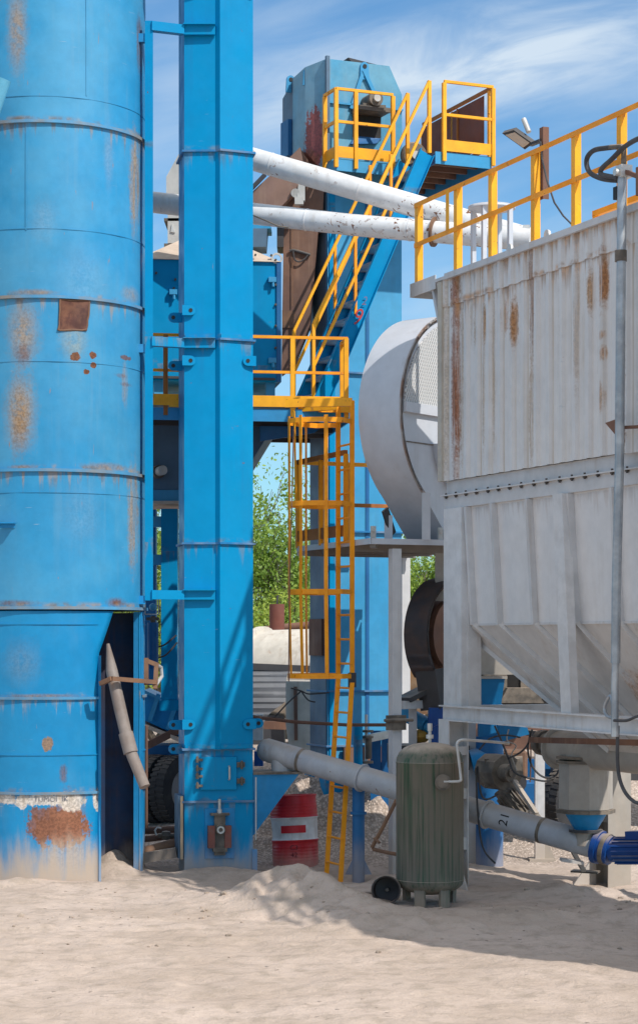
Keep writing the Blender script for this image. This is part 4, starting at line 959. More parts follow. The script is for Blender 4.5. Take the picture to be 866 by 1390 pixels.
fr_.bar((x0, q.y-.1, z0), (x1, q.y-.1, z0), .015, .015).bar((x0, q.y-.1, z1), (x1, q.y-.1, z1), .015, .015).bar((x0, q.y-.1, z0), (x0, q.y-.1, z1), .015, .015).bar((x1, q.y-.1, z0), (x1, q.y-.1, z1), .015, .015).build('guard_frame', M_zinc, ram, world=True)
for (pts, lb) in (([(202, 880), (222, 876), (240, 862)], 'black cable looping between the ram and the blue leg, upper strand'), ([(205, 893), (224, 890), (241, 872)], 'black cable looping between the ram and the blue leg, lower strand')):
    tag(MB().path(spl([at(x, y, 26.6) for x, y in pts]), .012, 6).build('power_cable', M_rubber, None), lb, 'cable')

# ------------------------------------------------------------------ rear tower
TO = Vector((.246, 27.6, 0))
TA = DANG; TMx = Matrix.Translation(TO) @ Matrix.Rotation(TA, 4, 'Z'); TI = TMx.inverted()
def tp(px, py, w): return TI @ on_plane(px, py, TO+DW*w, DW)
tow = thing('hot_elevator_tower', 'large pale blue square elevator tower with chamfered head at the back', 'elevator tower', TO, TA)
v0, v1 = .05, 1.156; w0 = .45
zh = tp(490, 245, w0).z
M_dside = M_greyblue
twr = MB().box(v0, v1, w0, w0+.62, .3, zh).build('casing', M_tower, tow)
MB().box(v0-.012, v0-.002, w0+.03, w0+.6, .3, zh).build('side_shade_sheet', M_dside, tow)  # thin darker sheet: the left side's shade put into its colour
for py in (507, 722, 938, 1012):
    z = tp(490, py, w0).z; MB().box(v0-.04, v1+.04, w0-.05, w0+.66, z-.012, z+.012).build('flange', M_ringrust2, tow)
# vertical recess strip on the front
ta_, tb_ = tp(496, 600, w0).x, tp(500.5, 600, w0).x
MB().box(ta_, tb_, w0-.012, w0-.001, .4, zh).build('seam_strip', M_dblue, tow)
MB().box(v0+.02, v0+.10, w0-.022, w0-.001, .4, zh).build('corner_angle', M_elev, tow)
q = tp(447, 877, w0); MB().box(v0-.05, v0-.013, w0+.1, w0+.55, tp(440, 890, w0).z, tp(440, 840, w0).z).build('hatch', M_rust, tow)
# head
ztp = tp(490, 86, w0).z; zcham = tp(544, 130, w0).z
vh0, vh1 = .03, tp(545, 130, w0-.02).x
vch = tp(527, 96, w0).x
hm_ = MB(); hm_.prism([(vh0, w0-.03, zh), (vh1, w0-.03, zh), (vh1, w0-.03, zcham), (vch, w0-.03, ztp), (vh0, w0-.03, ztp)], (0, 1.2, 0)); 
hd_o = hm_.build('head', paint('head_blue', (.065, .30, .48), fade=(.16, .38, .50), fade_amt=.8, fade_scale=1.2, chips=.15, streak=.45, streak_col=(.30, .36, .38), rough=.5, top=.6), tow)
v2, w2 = -.17, .72
zl_ = tp(412, 200, w2).z
blr = [( -.08, .60, 9.62, .13, .3, .5, .9, (.30, .06, .045), 'hard'), (-.16, .62, 9.3, .13, .3, .25, .7, (.26, .11, .07), 'hard')]
M_facet = paint('facet_blue', (.13, .34, .50), fade=(.24, .40, .50), fade_amt=.8, fade_scale=1.5, chips=.15, streak=.3, rough=.5, blobs=blr)
fz0 = tp(415, 205, w2).z
MB().prism([(vh0-.004, w0-.03, fz0-.25), (v2, w2, fz0), (v2, w2, ztp-.10), (vh0-.004, w0-.03, ztp)], (.0, .0, 0)).bm.free()
MB().hexa([(v2, w2, fz0), (vh0-.006, w0-.03, zh), (vh0-.006, 1.17, zh), (v2, 1.17, fz0), (v2, w2, ztp-.06), (vh0-.006, w0-.03, ztp), (vh0-.006, 1.17, ztp-.02), (v2, 1.17, ztp-.1)]).build('head_facet', M_facet, tow)
zrear = tp(387, 127, 1.3).z
MB().hexa([(v2+.01, 1.171, fz0-.1), (v1, 1.171, fz0-.1), (v1, 1.58, fz0-.1), (v2+.01, 1.58, fz0-.1), (v2+.01, 1.171, ztp-.11), (v1, 1.171, ztp-.11), (v1, 1.58, zrear), (v2+.01, 1.58, zrear)]).build('head_rear', M_greyblue, tow)
MB().box(v2-.05, v2+.009, 1.22, 1.5, fz0+.05, fz0+.55).build('side_door', M_dblue, tow)
# edges, lugs, bearing
MB().bar((vh0-.005, w0-.05, zh), (vh0-.005, w0-.05, ztp+.03), .05, .05).build('corner_angle', M_dside, tow)
for (px, py, w) in ((495, 92, w0), (418, 100, .8), (395, 110, 1.3)):
    q = tp(px, py, w-.06); z = q.z
    e = MB().prism([(q.x-.07, w-.06, z-.16), (q.x+.07, w-.06, z-.16)]+[(q.x+.06*math.cos(R(180*j/8)), w-.06, z+.02+.06*math.sin(R(180*j/8))) for j in range(9)], (0, .03, 0)).build('lifting_eye', M_tower, tow)
    MB().tube((q.x, w-.068, z+.02), (q.x, w-.022, z+.02), .03, n=12).build('eye_hole', M_blackmark, e)
# bearing hood ribs on front
qa, qb, qc = tp(493, 96, w0-.05), tp(478, 146, w0-.05), tp(512, 146, w0-.05)
MB().bar((qa.x, w0-.055, qa.z), (qb.x-.02, w0-.055, qb.z-.02), .05, .03, up=(0, 1, 0)).bar((qa.x, w0-.055, qa.z), (qc.x+.06, w0-.055, qc.z-.02), .05, .05, up=(0, 1, 0)).build('stiffener', M_tower, tow)
z = tp(500, 146, w0).z; MB().box(vh0, vh1, w0-.07, w0-.031, z-.012, z+.012).build('ledge', M_tower, tow)
q = tp(503, 150, w0-.2); MB().box(q.x-.22, q.x+.24, w0-.32, w0-.04, q.z-.03, q.z+.03).build('bearing_shelf', M_gear, tow)
q = tp(505, 137, w0-.2); br = MB().tube((q.x, w0-.34, q.z), (q.x, w0-.04, q.z), .10, n=20).box(q.x-.17, q.x+.17, w0-.28, w0-.1, q.z-.12, q.z-.06).build('pillow_block', M_gear, tow)
MB().tube((q.x, w0-.38, q.z), (q.x, w0-.34, q.z), .05, n=14).build('shaft_end', M_zinc, br)
q = tp(497, 170, w0-.04); MB().box(q.x-.2, q.x+.22, w0-.045, w0-.031, q.z-.18, q.z+.16).build('bearing_opening', M_blackmark, tow)
q0, q1 = tp(480, 193, w0-.2), tp(520, 193, w0-.2)
MB().prism([(q0.x, w0-.10, q0.z), (q1.x-.05, w0-.10, q1.z), (q1.x+.05, w0-.04, q.z-.15), (q0.x+.1, w0-.04, q.z-.15)], (0, .06, 0)).build('drip_chute', M_dblue, tow)
MB().prism([(vch-.1, .0+w0, ztp), (vch-.55, w0, ztp), (vch-.6, w0, ztp+.06)], (0, .3, 0)).build('loose_sheet', M_black, tow)
# pump/gear wheel at the head's right
q = tp(571, 193, -.1); 
MB().box(v0+.2, v1-.2, w0-.1, w0-.052, tp(490, 1035, w0).z, tp(490, 1014, w0).z).build('access_plate', M_rust, tow)
MB().box(v0-.05, v1+.08, w0-.05, w0+.7, .2, tp(490, 1013, w0).z-.2).build('boot', M_elev, tow)

# upper service platform
up_ = thing('service_platform', 'high blue service platform around the tower head reached by the stair', 'platform', TO, TA)
zu = 9.25
pl1, pr0, pr1, wn, wf = 1.15, 1.02, 1.83, -.87, 1.25
MB().box(.02, pr0, .0, w0-.04, zu-.02, zu).build('floor_plate', M_gear, up_); MB().box(pr0, pr1, wn, wf, zu-.02, zu).build('floor_plate', M_gear, up_)
MB().box(.0, pr0-.01, -.02, .0, zu-.16, zu+.0).build('edge_beam', M_tower, up_); MB().box(-.02, 0, -.02, w0-.04, zu-.16, zu).build('edge_beam', M_tower, up_)
MB().box(pr0, pr1+.02, wn-.02, wn, zu-.16, zu).build('edge_beam', M_tower, up_); MB().box(pr1, pr1+.02, wn, wf, zu-.16, zu).build('edge_beam', M_tower, up_); MB().box(pr0, pr1+.02, wf, wf+.02, zu-.16, zu).build('edge_beam', M_tower, up_)
MB().box(pr0-.005, pr0+.02, wn, wf, zu-.16, zu-.021).build('edge_beam', M_dblue, up_)
for k in range(6): w = wn+.33*(k+1); MB().box(pr0+.02, pr1, w, w+.04, zu-.09, zu-.021).build('joist', M_rust, up_)
MB().bar((pr0+.1, w0+.1, zu-.17), (pr0+.02, w0+.4, zu-1.0), .07, .07).build('brace', M_dblue, up_)
# railings of the service platform
sr = thing('service_railing', 'yellow railing with toe boards around the high service platform at the tower head', 'railing', TO, TA)
hR = .93
def run(pts, posts_at, toe=True, m=M_yel):
    for i in range(len(pts)-1):
        a, c = Vector(pts[i]+(0,)), Vector(pts[i+1]+(0,))
        for zz_, nm in ((hR, 'top_rail'), (hR*.53, 'mid_rail')): MB().bar(a+Vector((0, 0, zu+zz_)), c+Vector((0, 0, zu+zz_)), .036, .036).build(nm, m, sr)
        if toe: MB().bar(a+Vector((0, 0, zu+.09)), c+Vector((0, 0, zu+.09)), .012, .15).build('toe_board', M_yel, sr)
    for p in posts_at: MB().bar(Vector(p+(zu-.12,)), Vector(p+(zu+hR-.02,)), .05, .05).build('post', m, sr)
run([(-.035, w0-.08), (-.035, -.035), (.80, -.035)], [(-.035, w0-.1), (-.035, -.035), (.25, -.04), (.80, -.035)])
run([(pr0+.12, wn-.035), (pr1+.035, wn-.035)], [(pr0+.12, wn-.035), (pr1+.035, wn-.035), (pr1+.05, wn+.09)])
for zz_, nm in ((hR, 'top_rail'), (hR*.15, 'mid_rail')): MB().bar((pr1+.04, wn, zu+zz_), (pr1+.04, wf, zu+zz_), .04, .04).build(nm, M_rustrail, sr)
MB().bar((pr1+.04, .3, zu), (pr1+.04, .3, zu+hR-.05), .05, .05).build('post', M_yel, sr); MB().bar((pr1+.04, wf, zu), (pr1+.04, wf, zu+hR-.05), .05, .05).build('post', M_yel, sr)
MB().box(pr1+.015, pr1+.025, wn+.2, wf, zu+.17, zu+hR-.06).build('guard_panel', M_rustpanel, sr)
MB().box(pr1-.005, pr1+.012, wn+.95, wn+.98, zu+.17, zu+hR-.06).build('panel_rib', M_rustrail, sr)
q = tp(572, 195, -.05)
whl = thing('drive_pulley', 'dark round drive pulley with grey belt beside the stair head', 'pulley', TMx @ Vector((q.x, .0, zu)), TA)
MB().lathe([(.06, -.05), (.17, -.05), (.19, -.03), (.19, .03), (.17, .05), (.06, .05), (.06, -.05)], c=(0, .2, .19), n=28, M=Matrix.Rotation(R(90), 4, 'X')).build('rim', M_gear, whl)
MB().tube((0, .12, .19), (0, .28, .19), .058, n=16).build('hub', M_zinc, whl); MB().box(-.12, .12, .1, .3, 0, .03).build('base', M_black, whl)

# stair
st = thing('steel_stair', 'steep blue steel stair rising from the walkway to the high service platform', 'stair', TO, TA)
sn, sf = -.85, -.18
foot_v, head_v = -.68, .90
zs0, zs1 = zpf+.02, zu-.02
for w in (sn, sf):
    a, c = Vector((foot_v, w, zs0)), Vector((head_v, w, zs1)); d = (c-a).normalized(); nrm = Vector((-d.z, 0, d.x))
    MB().prism([a+nrm*.10, a-nrm*.10, c-nrm*.10, c+nrm*.10], (0, .012, 0)).bar(a+nrm*.10+Vector((0, -.03, 0)), c+nrm*.10+Vector((0, -.03, 0)), .07, .010, up=nrm).bar(a-nrm*.10+Vector((0, -.03, 0)), c-nrm*.10+Vector((0, -.03, 0)), .07, .010, up=nrm).build('stringer', M_elev, st)
nst = 14
M_tread = paint('tread_blue', (.06, .22, .42), fade=(.34, .38, .42), fade_amt=.8, fade_scale=4, top=.4, rough=.5)
for i in range(1, nst):
    f = i/nst; v = foot_v+(head_v-foot_v)*f; z = zs0+(zs1-zs0)*f
    MB().box(v-.11, v+.11, sn+.013, sf-.001, z-.015, z+.012).build('tread', M_tread, st)
MB().prism([(foot_v+.15, sn-.06, zs0-.02), (foot_v-.15, sn-.06, zs0-.02), (foot_v-.15, sf+.06, zs0-.02), (foot_v+.15, sf+.06, zs0-.02)], (0, 0, .015)).build('foot_plate', M_black, st)
a, c = Vector((foot_v, sn, zs0)), Vector((head_v, sn, zs1)); d = (c-a).normalized(); nrm = Vector((-d.z, 0, d.x))
Mx = Matrix(((d.x*.0+1, 0, 0, 0), (0, 1, 0, 0), (0, 0, 1, 0), (0, 0, 0, 1)))
def stx(f, off): 
    o = a+(c-a)*f
    return lambda co: o+Vector((co.x*.85+co.y*.35, -.034, co.y))+Vector((0, 0, off))
MB().text('9', .30, None, stx(.375, -.05)).build('painted_number', M_redmark, st)
MB().text('2', .16, None, stx(.435, -.04)).build('painted_number', paint('faded_red', (.22, .10, .16), fade=(.02, .22, .45), fade_scale=8, rough=.6), st)
# stair handrails
for w, o in ((sn, 0), (sf, 0)):
    shr = thing('stair_handrail', 'yellow handrail on the near side of the blue stair' if w == sn else 'yellow handrail on the far side of the blue stair', 'handrail', TO, TA, 'handrails of the blue stair')
    p0 = Vector((foot_v-.10, w, zs0)); 
    kx = .02
    A0 = Vector((foot_v-.02, w, zs0+1.15)); A1 = Vector((head_v+.05, w, zs1+.95)); 
    B0 = Vector((foot_v-.02, w, zs0+.60)); B1 = Vector((head_v+.05, w, zs1+.50))
    MB().bar((foot_v-.02, w, zs0), (foot_v-.02, w, zs0+1.15), .04, .04).build('post', M_yel, shr)
    MB().bar(A0, A1, .036, .036).build('top_rail', M_yel, shr); MB().bar(B0, B1, .034, .034).build('mid_rail', M_yel, shr)
    for f in (.36, .68):
        q = a+(c-a)*f; MB().bar((q.x, w, q.z+.05), (q.x, w, q.z+1.05), .035, .035).build('post', M_orange, shr)
    MB().bar((head_v+.05, w, zs1), (head_v+.05, w, zs1+.95), .045, .045).build('post', M_yel, shr)

# rusty chute from the head down to the screen box
cu = thing('discharge_chute', 'rust-brown steel discharge chute slanting down from the tower head', 'chute', at(405, 500, 28.0))
def cp(px, py, Y=28.0): return at(px, py, Y)-Vector(cu.location)
M_chute = paint('chute_rust', (.155, .088, .066), fade=(.21, .115, .075), fade_amt=.9, fade_scale=.9, streak=.5, streak_col=(.30, .19, .13), rough=.78, mottle=.15)
MB().prism([cp(382, 505), cp(400, 492), cp(421, 440), cp(432, 312), cp(385, 312)], (0, .5, 0)).build('lower_chute', M_chute, cu)
MB().prism([cp(376, 335, 27.95), cp(385, 335, 27.95), cp(386, 300, 27.95), cp(376, 300, 27.95)], (0, .5, 0)).build('edge_plate', M_black, cu)
MB().prism([cp(386, 312.5), cp(437, 312.5), cp(440, 252), cp(407, 200), cp(385, 222)], (0, .45, 0)).build('upper_chute', M_chute, cu)
MB().prism([cp(330, 292, 27.75), cp(378, 284, 27.75), cp(416, 246, 27.75), cp(408, 200, 27.75), cp(330, 272, 27.75)], (0, .2, 0)).build('cover_flange', paint('flange_rust', (.22, .135, .11), fade=(.28, .17, .12), streak=.4, streak_col=(.4, .3, .22), rough=.7), cu)
MB().bar(cp(330, 268, 27.7), cp(360, 237, 27.7), .06, .05).build('dark_edge', M_black, cu)
MB().tube(cp(401, 262, 27.7), cp(401, 262, 27.9), .06, n=14).prism([cp(403, 272, 27.7), cp(414, 272, 27.7), cp(414, 250, 27.7), cp(405, 250, 27.7)], (0, .1, 0)).prism([cp(400, 277, 27.69), cp(412, 277, 27.69), cp(412, 267, 27.69), cp(400, 267, 27.69)], (0, .1, 0)).build('limit_switch', M_hood, cu)
MB().path(spl([cp(393, 341, 27.97), cp(400, 340, 27.97), cp(421, 346, 27.97)]), .02, 8).path(spl([cp(398, 341, 27.95), cp(400, 352, 27.95), cp(406, 355, 27.95), cp(413, 352, 27.95), cp(418, 346, 27.95)]), .012, 6).build('handle', M_black, cu)
MB().prism([cp(383, 445, 27.99), cp(399, 445, 27.99), cp(401, 424, 27.99), cp(383, 421, 27.99)], (0, -.008, 0)).build('patch_plate', M_bareRust, cu)
q = cp(397, 300, 27.98); MB().bar(cp(397, 416, 27.97), cp(397, 300, 27.97), .012, .006).build('weld_seam', M_bareRust, cu)

# ------------------------------------------------------------------ big white pipes
def pipe(name, label, pts, r, m=M_white, grp=None, fl=()):
    P = [at(*p) for p in pts]
    o = thing(name, label, 'pipe', P[0], 0, grp)
    MB().path(P, r, 24).build('pipe_run', m, o, world=True)
    if r > .1:
        for i_ in range(len(P)-1):
            n_ = max(1, int((P[i_+1]-P[i_]).length/1.15))
            for k_ in range(1, n_+1):
                q = P[i_].lerp(P[i_+1], (k_-.35)/n_); d = (P[i_+1]-P[i_]).normalized()
                MB().tube(q-d*.006, q+d*.006, r+.006, n=24).build('weld_seam', M_white, o, world=True)
    for f in fl:
        q = P[-2].lerp(P[-1], f); d = (P[-1]-P[-2]).normalized()
        MB().tube(q-d*.015, q+d*.015, r+.05, n=24).build('flange', M_bareRust, o, world=True)
    return o
pA = pipe('dust_pipe', 'upper white painted steel pipe slanting down right from behind the elevator', [(290, 200.5, 26.2), (530, 270, 25.9), (722, 326, 25.3)], .142)
pB = pipe('dust_pipe', 'lower white painted steel pipe passing behind the elevator to the filter roof', [(150, 268, 26.7), (300, 285, 26.5), (480, 305.5, 26.0), (722, 326, 25.15)], .136, fl=(.46,))
q = at(556, 288, 26.0); MB().prism([q+Vector((-.07, 0, -.03)), q+Vector((.05, 0, -.03)), q+Vector((.06, 0, .06)), q+Vector((0, 0, .06))], (0, .02, 0)).build('lifting_eye', M_zinc, pB, world=True)
q = at(713, 314, 25.2); MB().prism([q+Vector((-.06, 0, -.05)), q+Vector((.06, 0, -.05)), q+Vector((.05, 0, .08)), q+Vector((-.03, 0, .08))], (0, .02, 0)).build('lifting_eye', M_zinc, pB, world=True)
MB().path([at(343, 292, 26.2), at(360, 299, 26.1), at(378, 307, 26.1), at(392, 309, 26.1)], .01, 6).build('hook_wire', M_gear, pB, world=True)

# ------------------------------------------------------------------ screw conveyor
E1 = at(362, 1018, 25.4); E2 = at(803, 1147, 23.0)
scw = thing('screw_conveyor', 'long grey tubular screw conveyor lying slanted just above the sand', 'screw conveyor', (E1.x, E1.y, 0))
d = (E2-E1).normalized()
MB().path([E1-d*.10, E1-d*.06, E1, E2, E2+d*.05], [.07, .12, .145, .145, .145], 26).build('tube', M_tube, scw, world=True)
for f in (.12, .52, .86):
    q = E1.lerp(E2, f); MB().tube(q-d*.02, q+d*.02, .149, n=24).build('clamp_band', M_gear, scw, world=True)
for f in (.315, .70):
    q = E1.lerp(E2, f); MB().tube(q-d*.012, q+d*.012, .17, n=24).build('joint_flange', M_tube, scw, world=True)
MB().tube(E1+d*.22+Vector((0, 0, -.05)), E1+d*.26+Vector((.0, 0, -.36)), .13, n=20).build('outlet_spout', M_tube, scw, world=True)
q = E2-d*.30; MB().tube(Vector((2.97, 23.0, .665)), Vector((2.97, 23.0, .52)), .12, n=20).build('inlet_spout', M_beige, scw, world=True)
MB().bar(E2+Vector((-.35, 0, -.16)), E2+Vector((-.1, -.0, -.2)), .2, .03).build('support_plate', M_grey, scw, world=True)
# drive: flange, gearbox, finned motor
MB().tube(E2+d*.05, E2+d*.11, .19, n=24).tube(E2+d*.11, E2+d*.24, .165, n=24).build('gearbox', M_motor, scw, world=True)
MB().tube(E2+d*.15, E2+d*.20, .175, n=24).build('dust_seal', M_gear, scw, world=True)
m0 = E2+d*.24; dm_ = (d+Vector((.15, -.12, .28))).normalized()
mo = MB().tube(m0, m0+dm_*.55, .13, n=24)
for i in range(16):
    a, b2 = mo.ring_frame(dm_); aa = 2*math.pi*i/16; rd = a*math.cos(aa)+b2*math.sin(aa)
    mo.bar(m0+dm_*.06+rd*.14, m0+dm_*.50+rd*.14, .012, .03, up=rd)
motor = mo.build('motor', M_motor, scw, world=True)
MB().bar(m0+dm_*.2+Vector((0, 0, .17)), m0+dm_*.4+Vector((0, 0, .17)), .14, .09).build('terminal_box', M_motor, motor, world=True)
pb = at(486, 1183, 24.95); pz = E1.lerp(E2, .29)
MB().tube((pb.x, pz.y+.05, -.1), (pb.x, pz.y+.05, pz.z-.15), .075, n=18).tube((pb.x, pz.y+.05, .72), (pb.x, pz.y+.05, .75), .10, n=18).build('support_post', M_dblue, scw, world=True)
MB().prism([(pb.x-.16, pz.y+.02, .0), (pb.x-.07, pz.y+.02, .0), (pb.x-.07, pz.y+.02, .18)], (0, .02, 0)).prism([(pb.x+.16, pz.y+.02, .0), (pb.x+.07, pz.y+.02, .0), (pb.x+.07, pz.y+.02, .18)], (0, .02, 0)).build('post_gusset', M_dblue, scw, world=True)
q = E1.lerp(E2, .765); sdv = d.cross(Vector((0, 0, 1))).normalized(); upv = sdv.cross(d); vw = (Vector((0, 0, H))-q).normalized(); vw = (vw-d*vw.dot(d)).normalized(); tt = vw.cross(d)
if tt.z < 0: tt = -tt
def onscrew(co):
    ang = co.x*1.0/.147
    return q+d*(-co.y)+vw*(.149*math.cos(ang))+tt*(.149*math.sin(ang))
MB().text('21', .16, None, onscrew).build('painted_number', M_blackmark, scw, world=True)

# ------------------------------------------------------------------ air tank, pot, drum
tk = thing('air_tank', 'dusty dark green upright air receiver tank on short legs', 'tank', (1.18, 22.0, 0))
M_tank = paint('tank_green', (.012, .075, .038), fade=(.085, .075, .056), fade_amt=.7, fade_scale=1.5, chips=.25, streak=.95, streak_col=(.17, .145, .115), streak_lo=.34, streak_sc=1., dust=.5, dust_h=.35, top=.95, rough=.6)
pr = [(.001, .10), (.12, .105), (.22, .13), (.30, .165), (.345, .205), (.36, .25), (.36, .254), (.364, .256), (.364, .262), (.36, .264), (.36, 1.50), (.364, 1.505), (.364, 1.512), (.36, 1.515), (.352, 1.56), (.325, 1.615), (.27, 1.665), (.18, 1.70), (.08, 1.715), (.001, 1.718)]
MB().lathe(pr, n=56).build('shell', M_tank, tk, sharp=.8)
for aa in (-115, -60, 30, 150):
    x, y = .25*math.cos(R(aa)), .25*math.sin(R(aa)); dn = Vector((math.cos(R(aa)), math.sin(R(aa)), 0)); tg = Vector((-dn.y, dn.x, 0))
    p = [Vector((x, y, 0))-tg*.055, Vector((x, y, 0))+tg*.055, Vector((x, y, 0))+tg*.055+dn*.04, Vector((x, y, 0))-tg*.055+dn*.04]
    MB().hexa([v+Vector((0, 0, -.12)) for v in p]+[v*1.05+Vector((0, 0, .20)) for v in p]).build('leg', M_tank, tk)
def tpx(px, py, y=-.0): q = at(px, py, 22.0+y); return q-Vector((1.18, 22.0, 0))
MB().tube(tpx(601, 1062, -.33), tpx(601, 1062, -.40), .085, n=20).tube(tpx(601, 1062, -.40), tpx(601, 1062, -.43), .06, n=20).build('outlet_flange', M_gear, tk)
MB().path(spl([tpx(602, 1061, -.42), tpx(616, 1061, -.42), tpx(624, 1060, -.41), tpx(625, 1054, -.40), tpx(621, 1020, -.38), tpx(620, 1010, -.37), tpx(624, 1005, -.36), tpx(634, 1004.5, -.34), tpx(668, 1007, 0), tpx(690, 1009, .4)], 4), .015, 10).build('outlet_pipe', M_zinc, tk)
MB().tube((0, 0, 1.71), (0, 0, 1.86), .018, n=10).tube((0, 0, 1.76), (0, 0, 1.80), .04, n=8).tube((0, 0, 1.84), (0, 0, 1.92), .026, n=10).build('relief_valve', M_zinc, tk)

pot = thing('steel_pot', 'small dark steel pot lying on its side by the green tank', 'pot', at(524, 1229, 21.8))
pot.location.z = .02; PM[pot.name] = Matrix.Translation(pot.location)
Mp = Matrix.Rotation(R(-7), 4, 'Z') @ Matrix.Rotation(R(86), 4, 'X')
MB().lathe([(.001, -.20), (.12, -.20), (.135, -.18), (.142, 0), (.152, .004), (.152, .014), (.138, .012), (.13, -.17), (.001, -.185)], c=(0, 0, .145), n=36, M=Mp).build('body', paint('pot_black', (.028, .022, .02), fade=(.06, .045, .04), chips=.3, rough=.45, top=.5), pot)
MB().lathe([(.152, .002), (.160, .006), (.152, .014)], c=(0, 0, .145), n=36, M=Mp).build('lip', M_gear, pot)
MB().tube(Mp @ Vector((0, 0, -.183))+Vector((0, 0, .145)), Mp @ Vector((0, 0, -.10))+Vector((0, 0, .145)), .02, n=10).build('spindle', M_gear, pot)
tag(MB().path([at(463, 1208, 23.9), at(480, 1212, 23.0), at(505, 1212, 22.4), at(532, 1211, 22.2)], .014, 8).build('steel_rod', M_black, None), 'thin black rod lying from the ladder foot to the pot', 'rod')
cr = MB().path([at(538, 1086, 23.6), at(521, 1120, 23.6), at(505, 1150, 23.6), at(507, 1153, 23.6), at(524, 1157, 23.5), at(540, 1160, 23.4)], .022, 8).path([at(508, 1138, 23.6), at(515, 1144, 23.5)], .016, 6).build('bent_lever', M_bareRust, None)
tag(cr, 'bent rusty lever hanging under the screw conveyor left of the green tank', 'lever')

dmt = thing('oil_drum', 'dented red oil drum with a white band standing in the sand', 'drum', (-.285, 25.9, .0), R(0))
dmt.rotation_euler = (R(-3), R(-2.5), 0)
M_red = paint('drum_red', (.58, .018, .028), fade=(.42, .025, .035), chips=.3, streak=.3, streak_col=(.2, .03, .03), dust=.5, dust_h=.25, rough=.42, top=.4)
M_dw = paint('drum_white', (.78, .77, .76), fade=(.5, .48, .46), fade_amt=.7, fade_scale=4, chips=.3, streak=.4, streak_col=(.4, .3, .26), rough=.5)
def dr_(z): 
    r = .286
    for zc in (.30, .585): r += .012*math.exp(-((z-zc)/.016)**2)
    for zc in (.64, .68, .72, .76, .06, .10, .14, .18, .22): r += .004*math.exp(-((z-zc)/.01)**2)
    return r
wd = lambda a, z: .014*mnoise.noise(Vector((math.cos(a)*1.5, math.sin(a)*1.5, z*4)))
def span(z0, z1): k = int((z1-z0)/.008); return [(dr_(z0+(z1-z0)*i/k), z0+(z1-z0)*i/k) for i in range(k+1)]
MB().lathe([(.001, -.06), (.28, -.06), (.292, -.06), (.292, -.045)]+span(-.04, .31), n=56, wob=wd).build('lower_body', M_red, dmt)
MB().lathe(span(.31, .59), n=56, wob=wd).build('white_band', M_dw, dmt)
MB().lathe(span(.59, .845)+[(.293, .85), (.293, .865), (.283, .868), (.278, .85), (.001, .852)], n=56, wob=wd).build('upper_body', M_red, dmt)
c0d = R(-93)
def wrapd(z0): 
    def f(co):
        a = c0d+co.x/.29; r = dr_(z0+co.y)+.009; return Vector((r*math.cos(a), r*math.sin(a), z0+co.y))
    return f
pb_ = MB(); fz = wrapd(.445)
gr = [[pb_.bm.verts.new(fz(Vector((-.16+.32*i/10, -.047+.094*j/2, 0)))) for i in range(11)] for j in range(3)]
for j in range(2):
    for i in range(10): pb_.bm.faces.new((gr[j][i], gr[j][i+1], gr[j+1][i+1], gr[j+1][i]))
pb_.build('painted_block', M_red, dmt)
M_stencil = paint('faded_stencil', (.07, .012, .015), fade=(.3, .02, .025), fade_scale=12, fade_amt=.8, rough=.6)
MB().text('C3', .085, None, wrapd(.215)).build('stencil_mark', M_stencil, dmt); MB().text('42', .085, None, wrapd(.125)).build('stencil_mark', M_stencil, dmt)

# ------------------------------------------------------------------ dosing feeder under the house
fd = thing('dust_feeder', 'blue funnel and upright duct with a dusty gear motor under the filter house', 'feeder', at(668, 1100, 25.6))
fd.location.z = 0; PM[fd.name] = Matrix.Translation(fd.location)
def fdp(px, py, Y=25.6): return at(px, py, Y)-Vector(fd.location)
a0, a1 = fdp(644, 921), fdp(683, 921); b0, b1 = fdp(654, 956), fdp(679, 956)
MB().hexa([(b0.x, -.1, b0.z), (b1.x, -.1, b0.z), (b1.x, .13, b0.z), (b0.x, .13, b0.z), (a0.x, -.18, a0.z), (a1.x, -.18, a0.z), (a1.x, .2, a0.z), (a0.x, .2, a0.z)]).build('funnel', M_shadeblue, fd)
c_ = fdp(650, 905); MB().box(a0.x-.03, a1.x+.03, -.2, .22, a0.z, a0.z+.03).box(a0.x+.02, a1.x+.25, -.1, .2, a0.z+.05, fdp(650, 860).z).build('inlet_box', M_beige, fd)
x = (b0.x+b1.x)/2; MB().box(x-.16, x+.14, -.1, .15, fdp(0, 1000).z, b0.z).build('duct', M_shadeblue, fd)
MB().tube((x-.02, .02, -.05), (x-.02, .02, fdp(0, 1000).z), .17, n=22).build('column', M_dblue, fd)
MB().tube(fdp(640, 1035), fdp(668, 1028), .16, n=22).build('side_cap', M_blue, fd)
MB().bar(fdp(676, 990, 25.2), fdp(712, 980, 25.2), .25, .3).build('side_duct', M_shadeblue, fd)
g = fdp(680, 1048, 24.9); gb = MB().tube(g+Vector((-.12, .25, 0)), g+Vector((.06, -.12, .0)), .22, n=10).box(g.x-.2, g.x+.22, g.y-.02, g.y+.2, g.z-.18, g.z+.16).build('gearbox', M_gear, fd)
MB().tube(g+Vector((.0, -.1, 0)), g+Vector((.10, -.2, .0)), .11, n=20).tube(g+Vector((.09, -.18, 0)), g+Vector((.12, -.24, .0)), .05, n=14).build('shaft_cover', M_gear, gb)
m0 = g+Vector((-.0, -.02, -.2)); mo = MB(); dd = Vector((.30, -.1, -.40)).normalized(); mo.tube(m0, m0+dd*.42, .11, n=20)
for i in range(14):
    a, b2 = mo.ring_frame(dd); aa = 2*math.pi*i/14; rd = a*math.cos(aa)+b2*math.sin(aa); mo.bar(m0+dd*.08+rd*.12, m0+dd*.40+rd*.12, .012, .03, up=rd)
mo.build('motor', M_gear, fd)
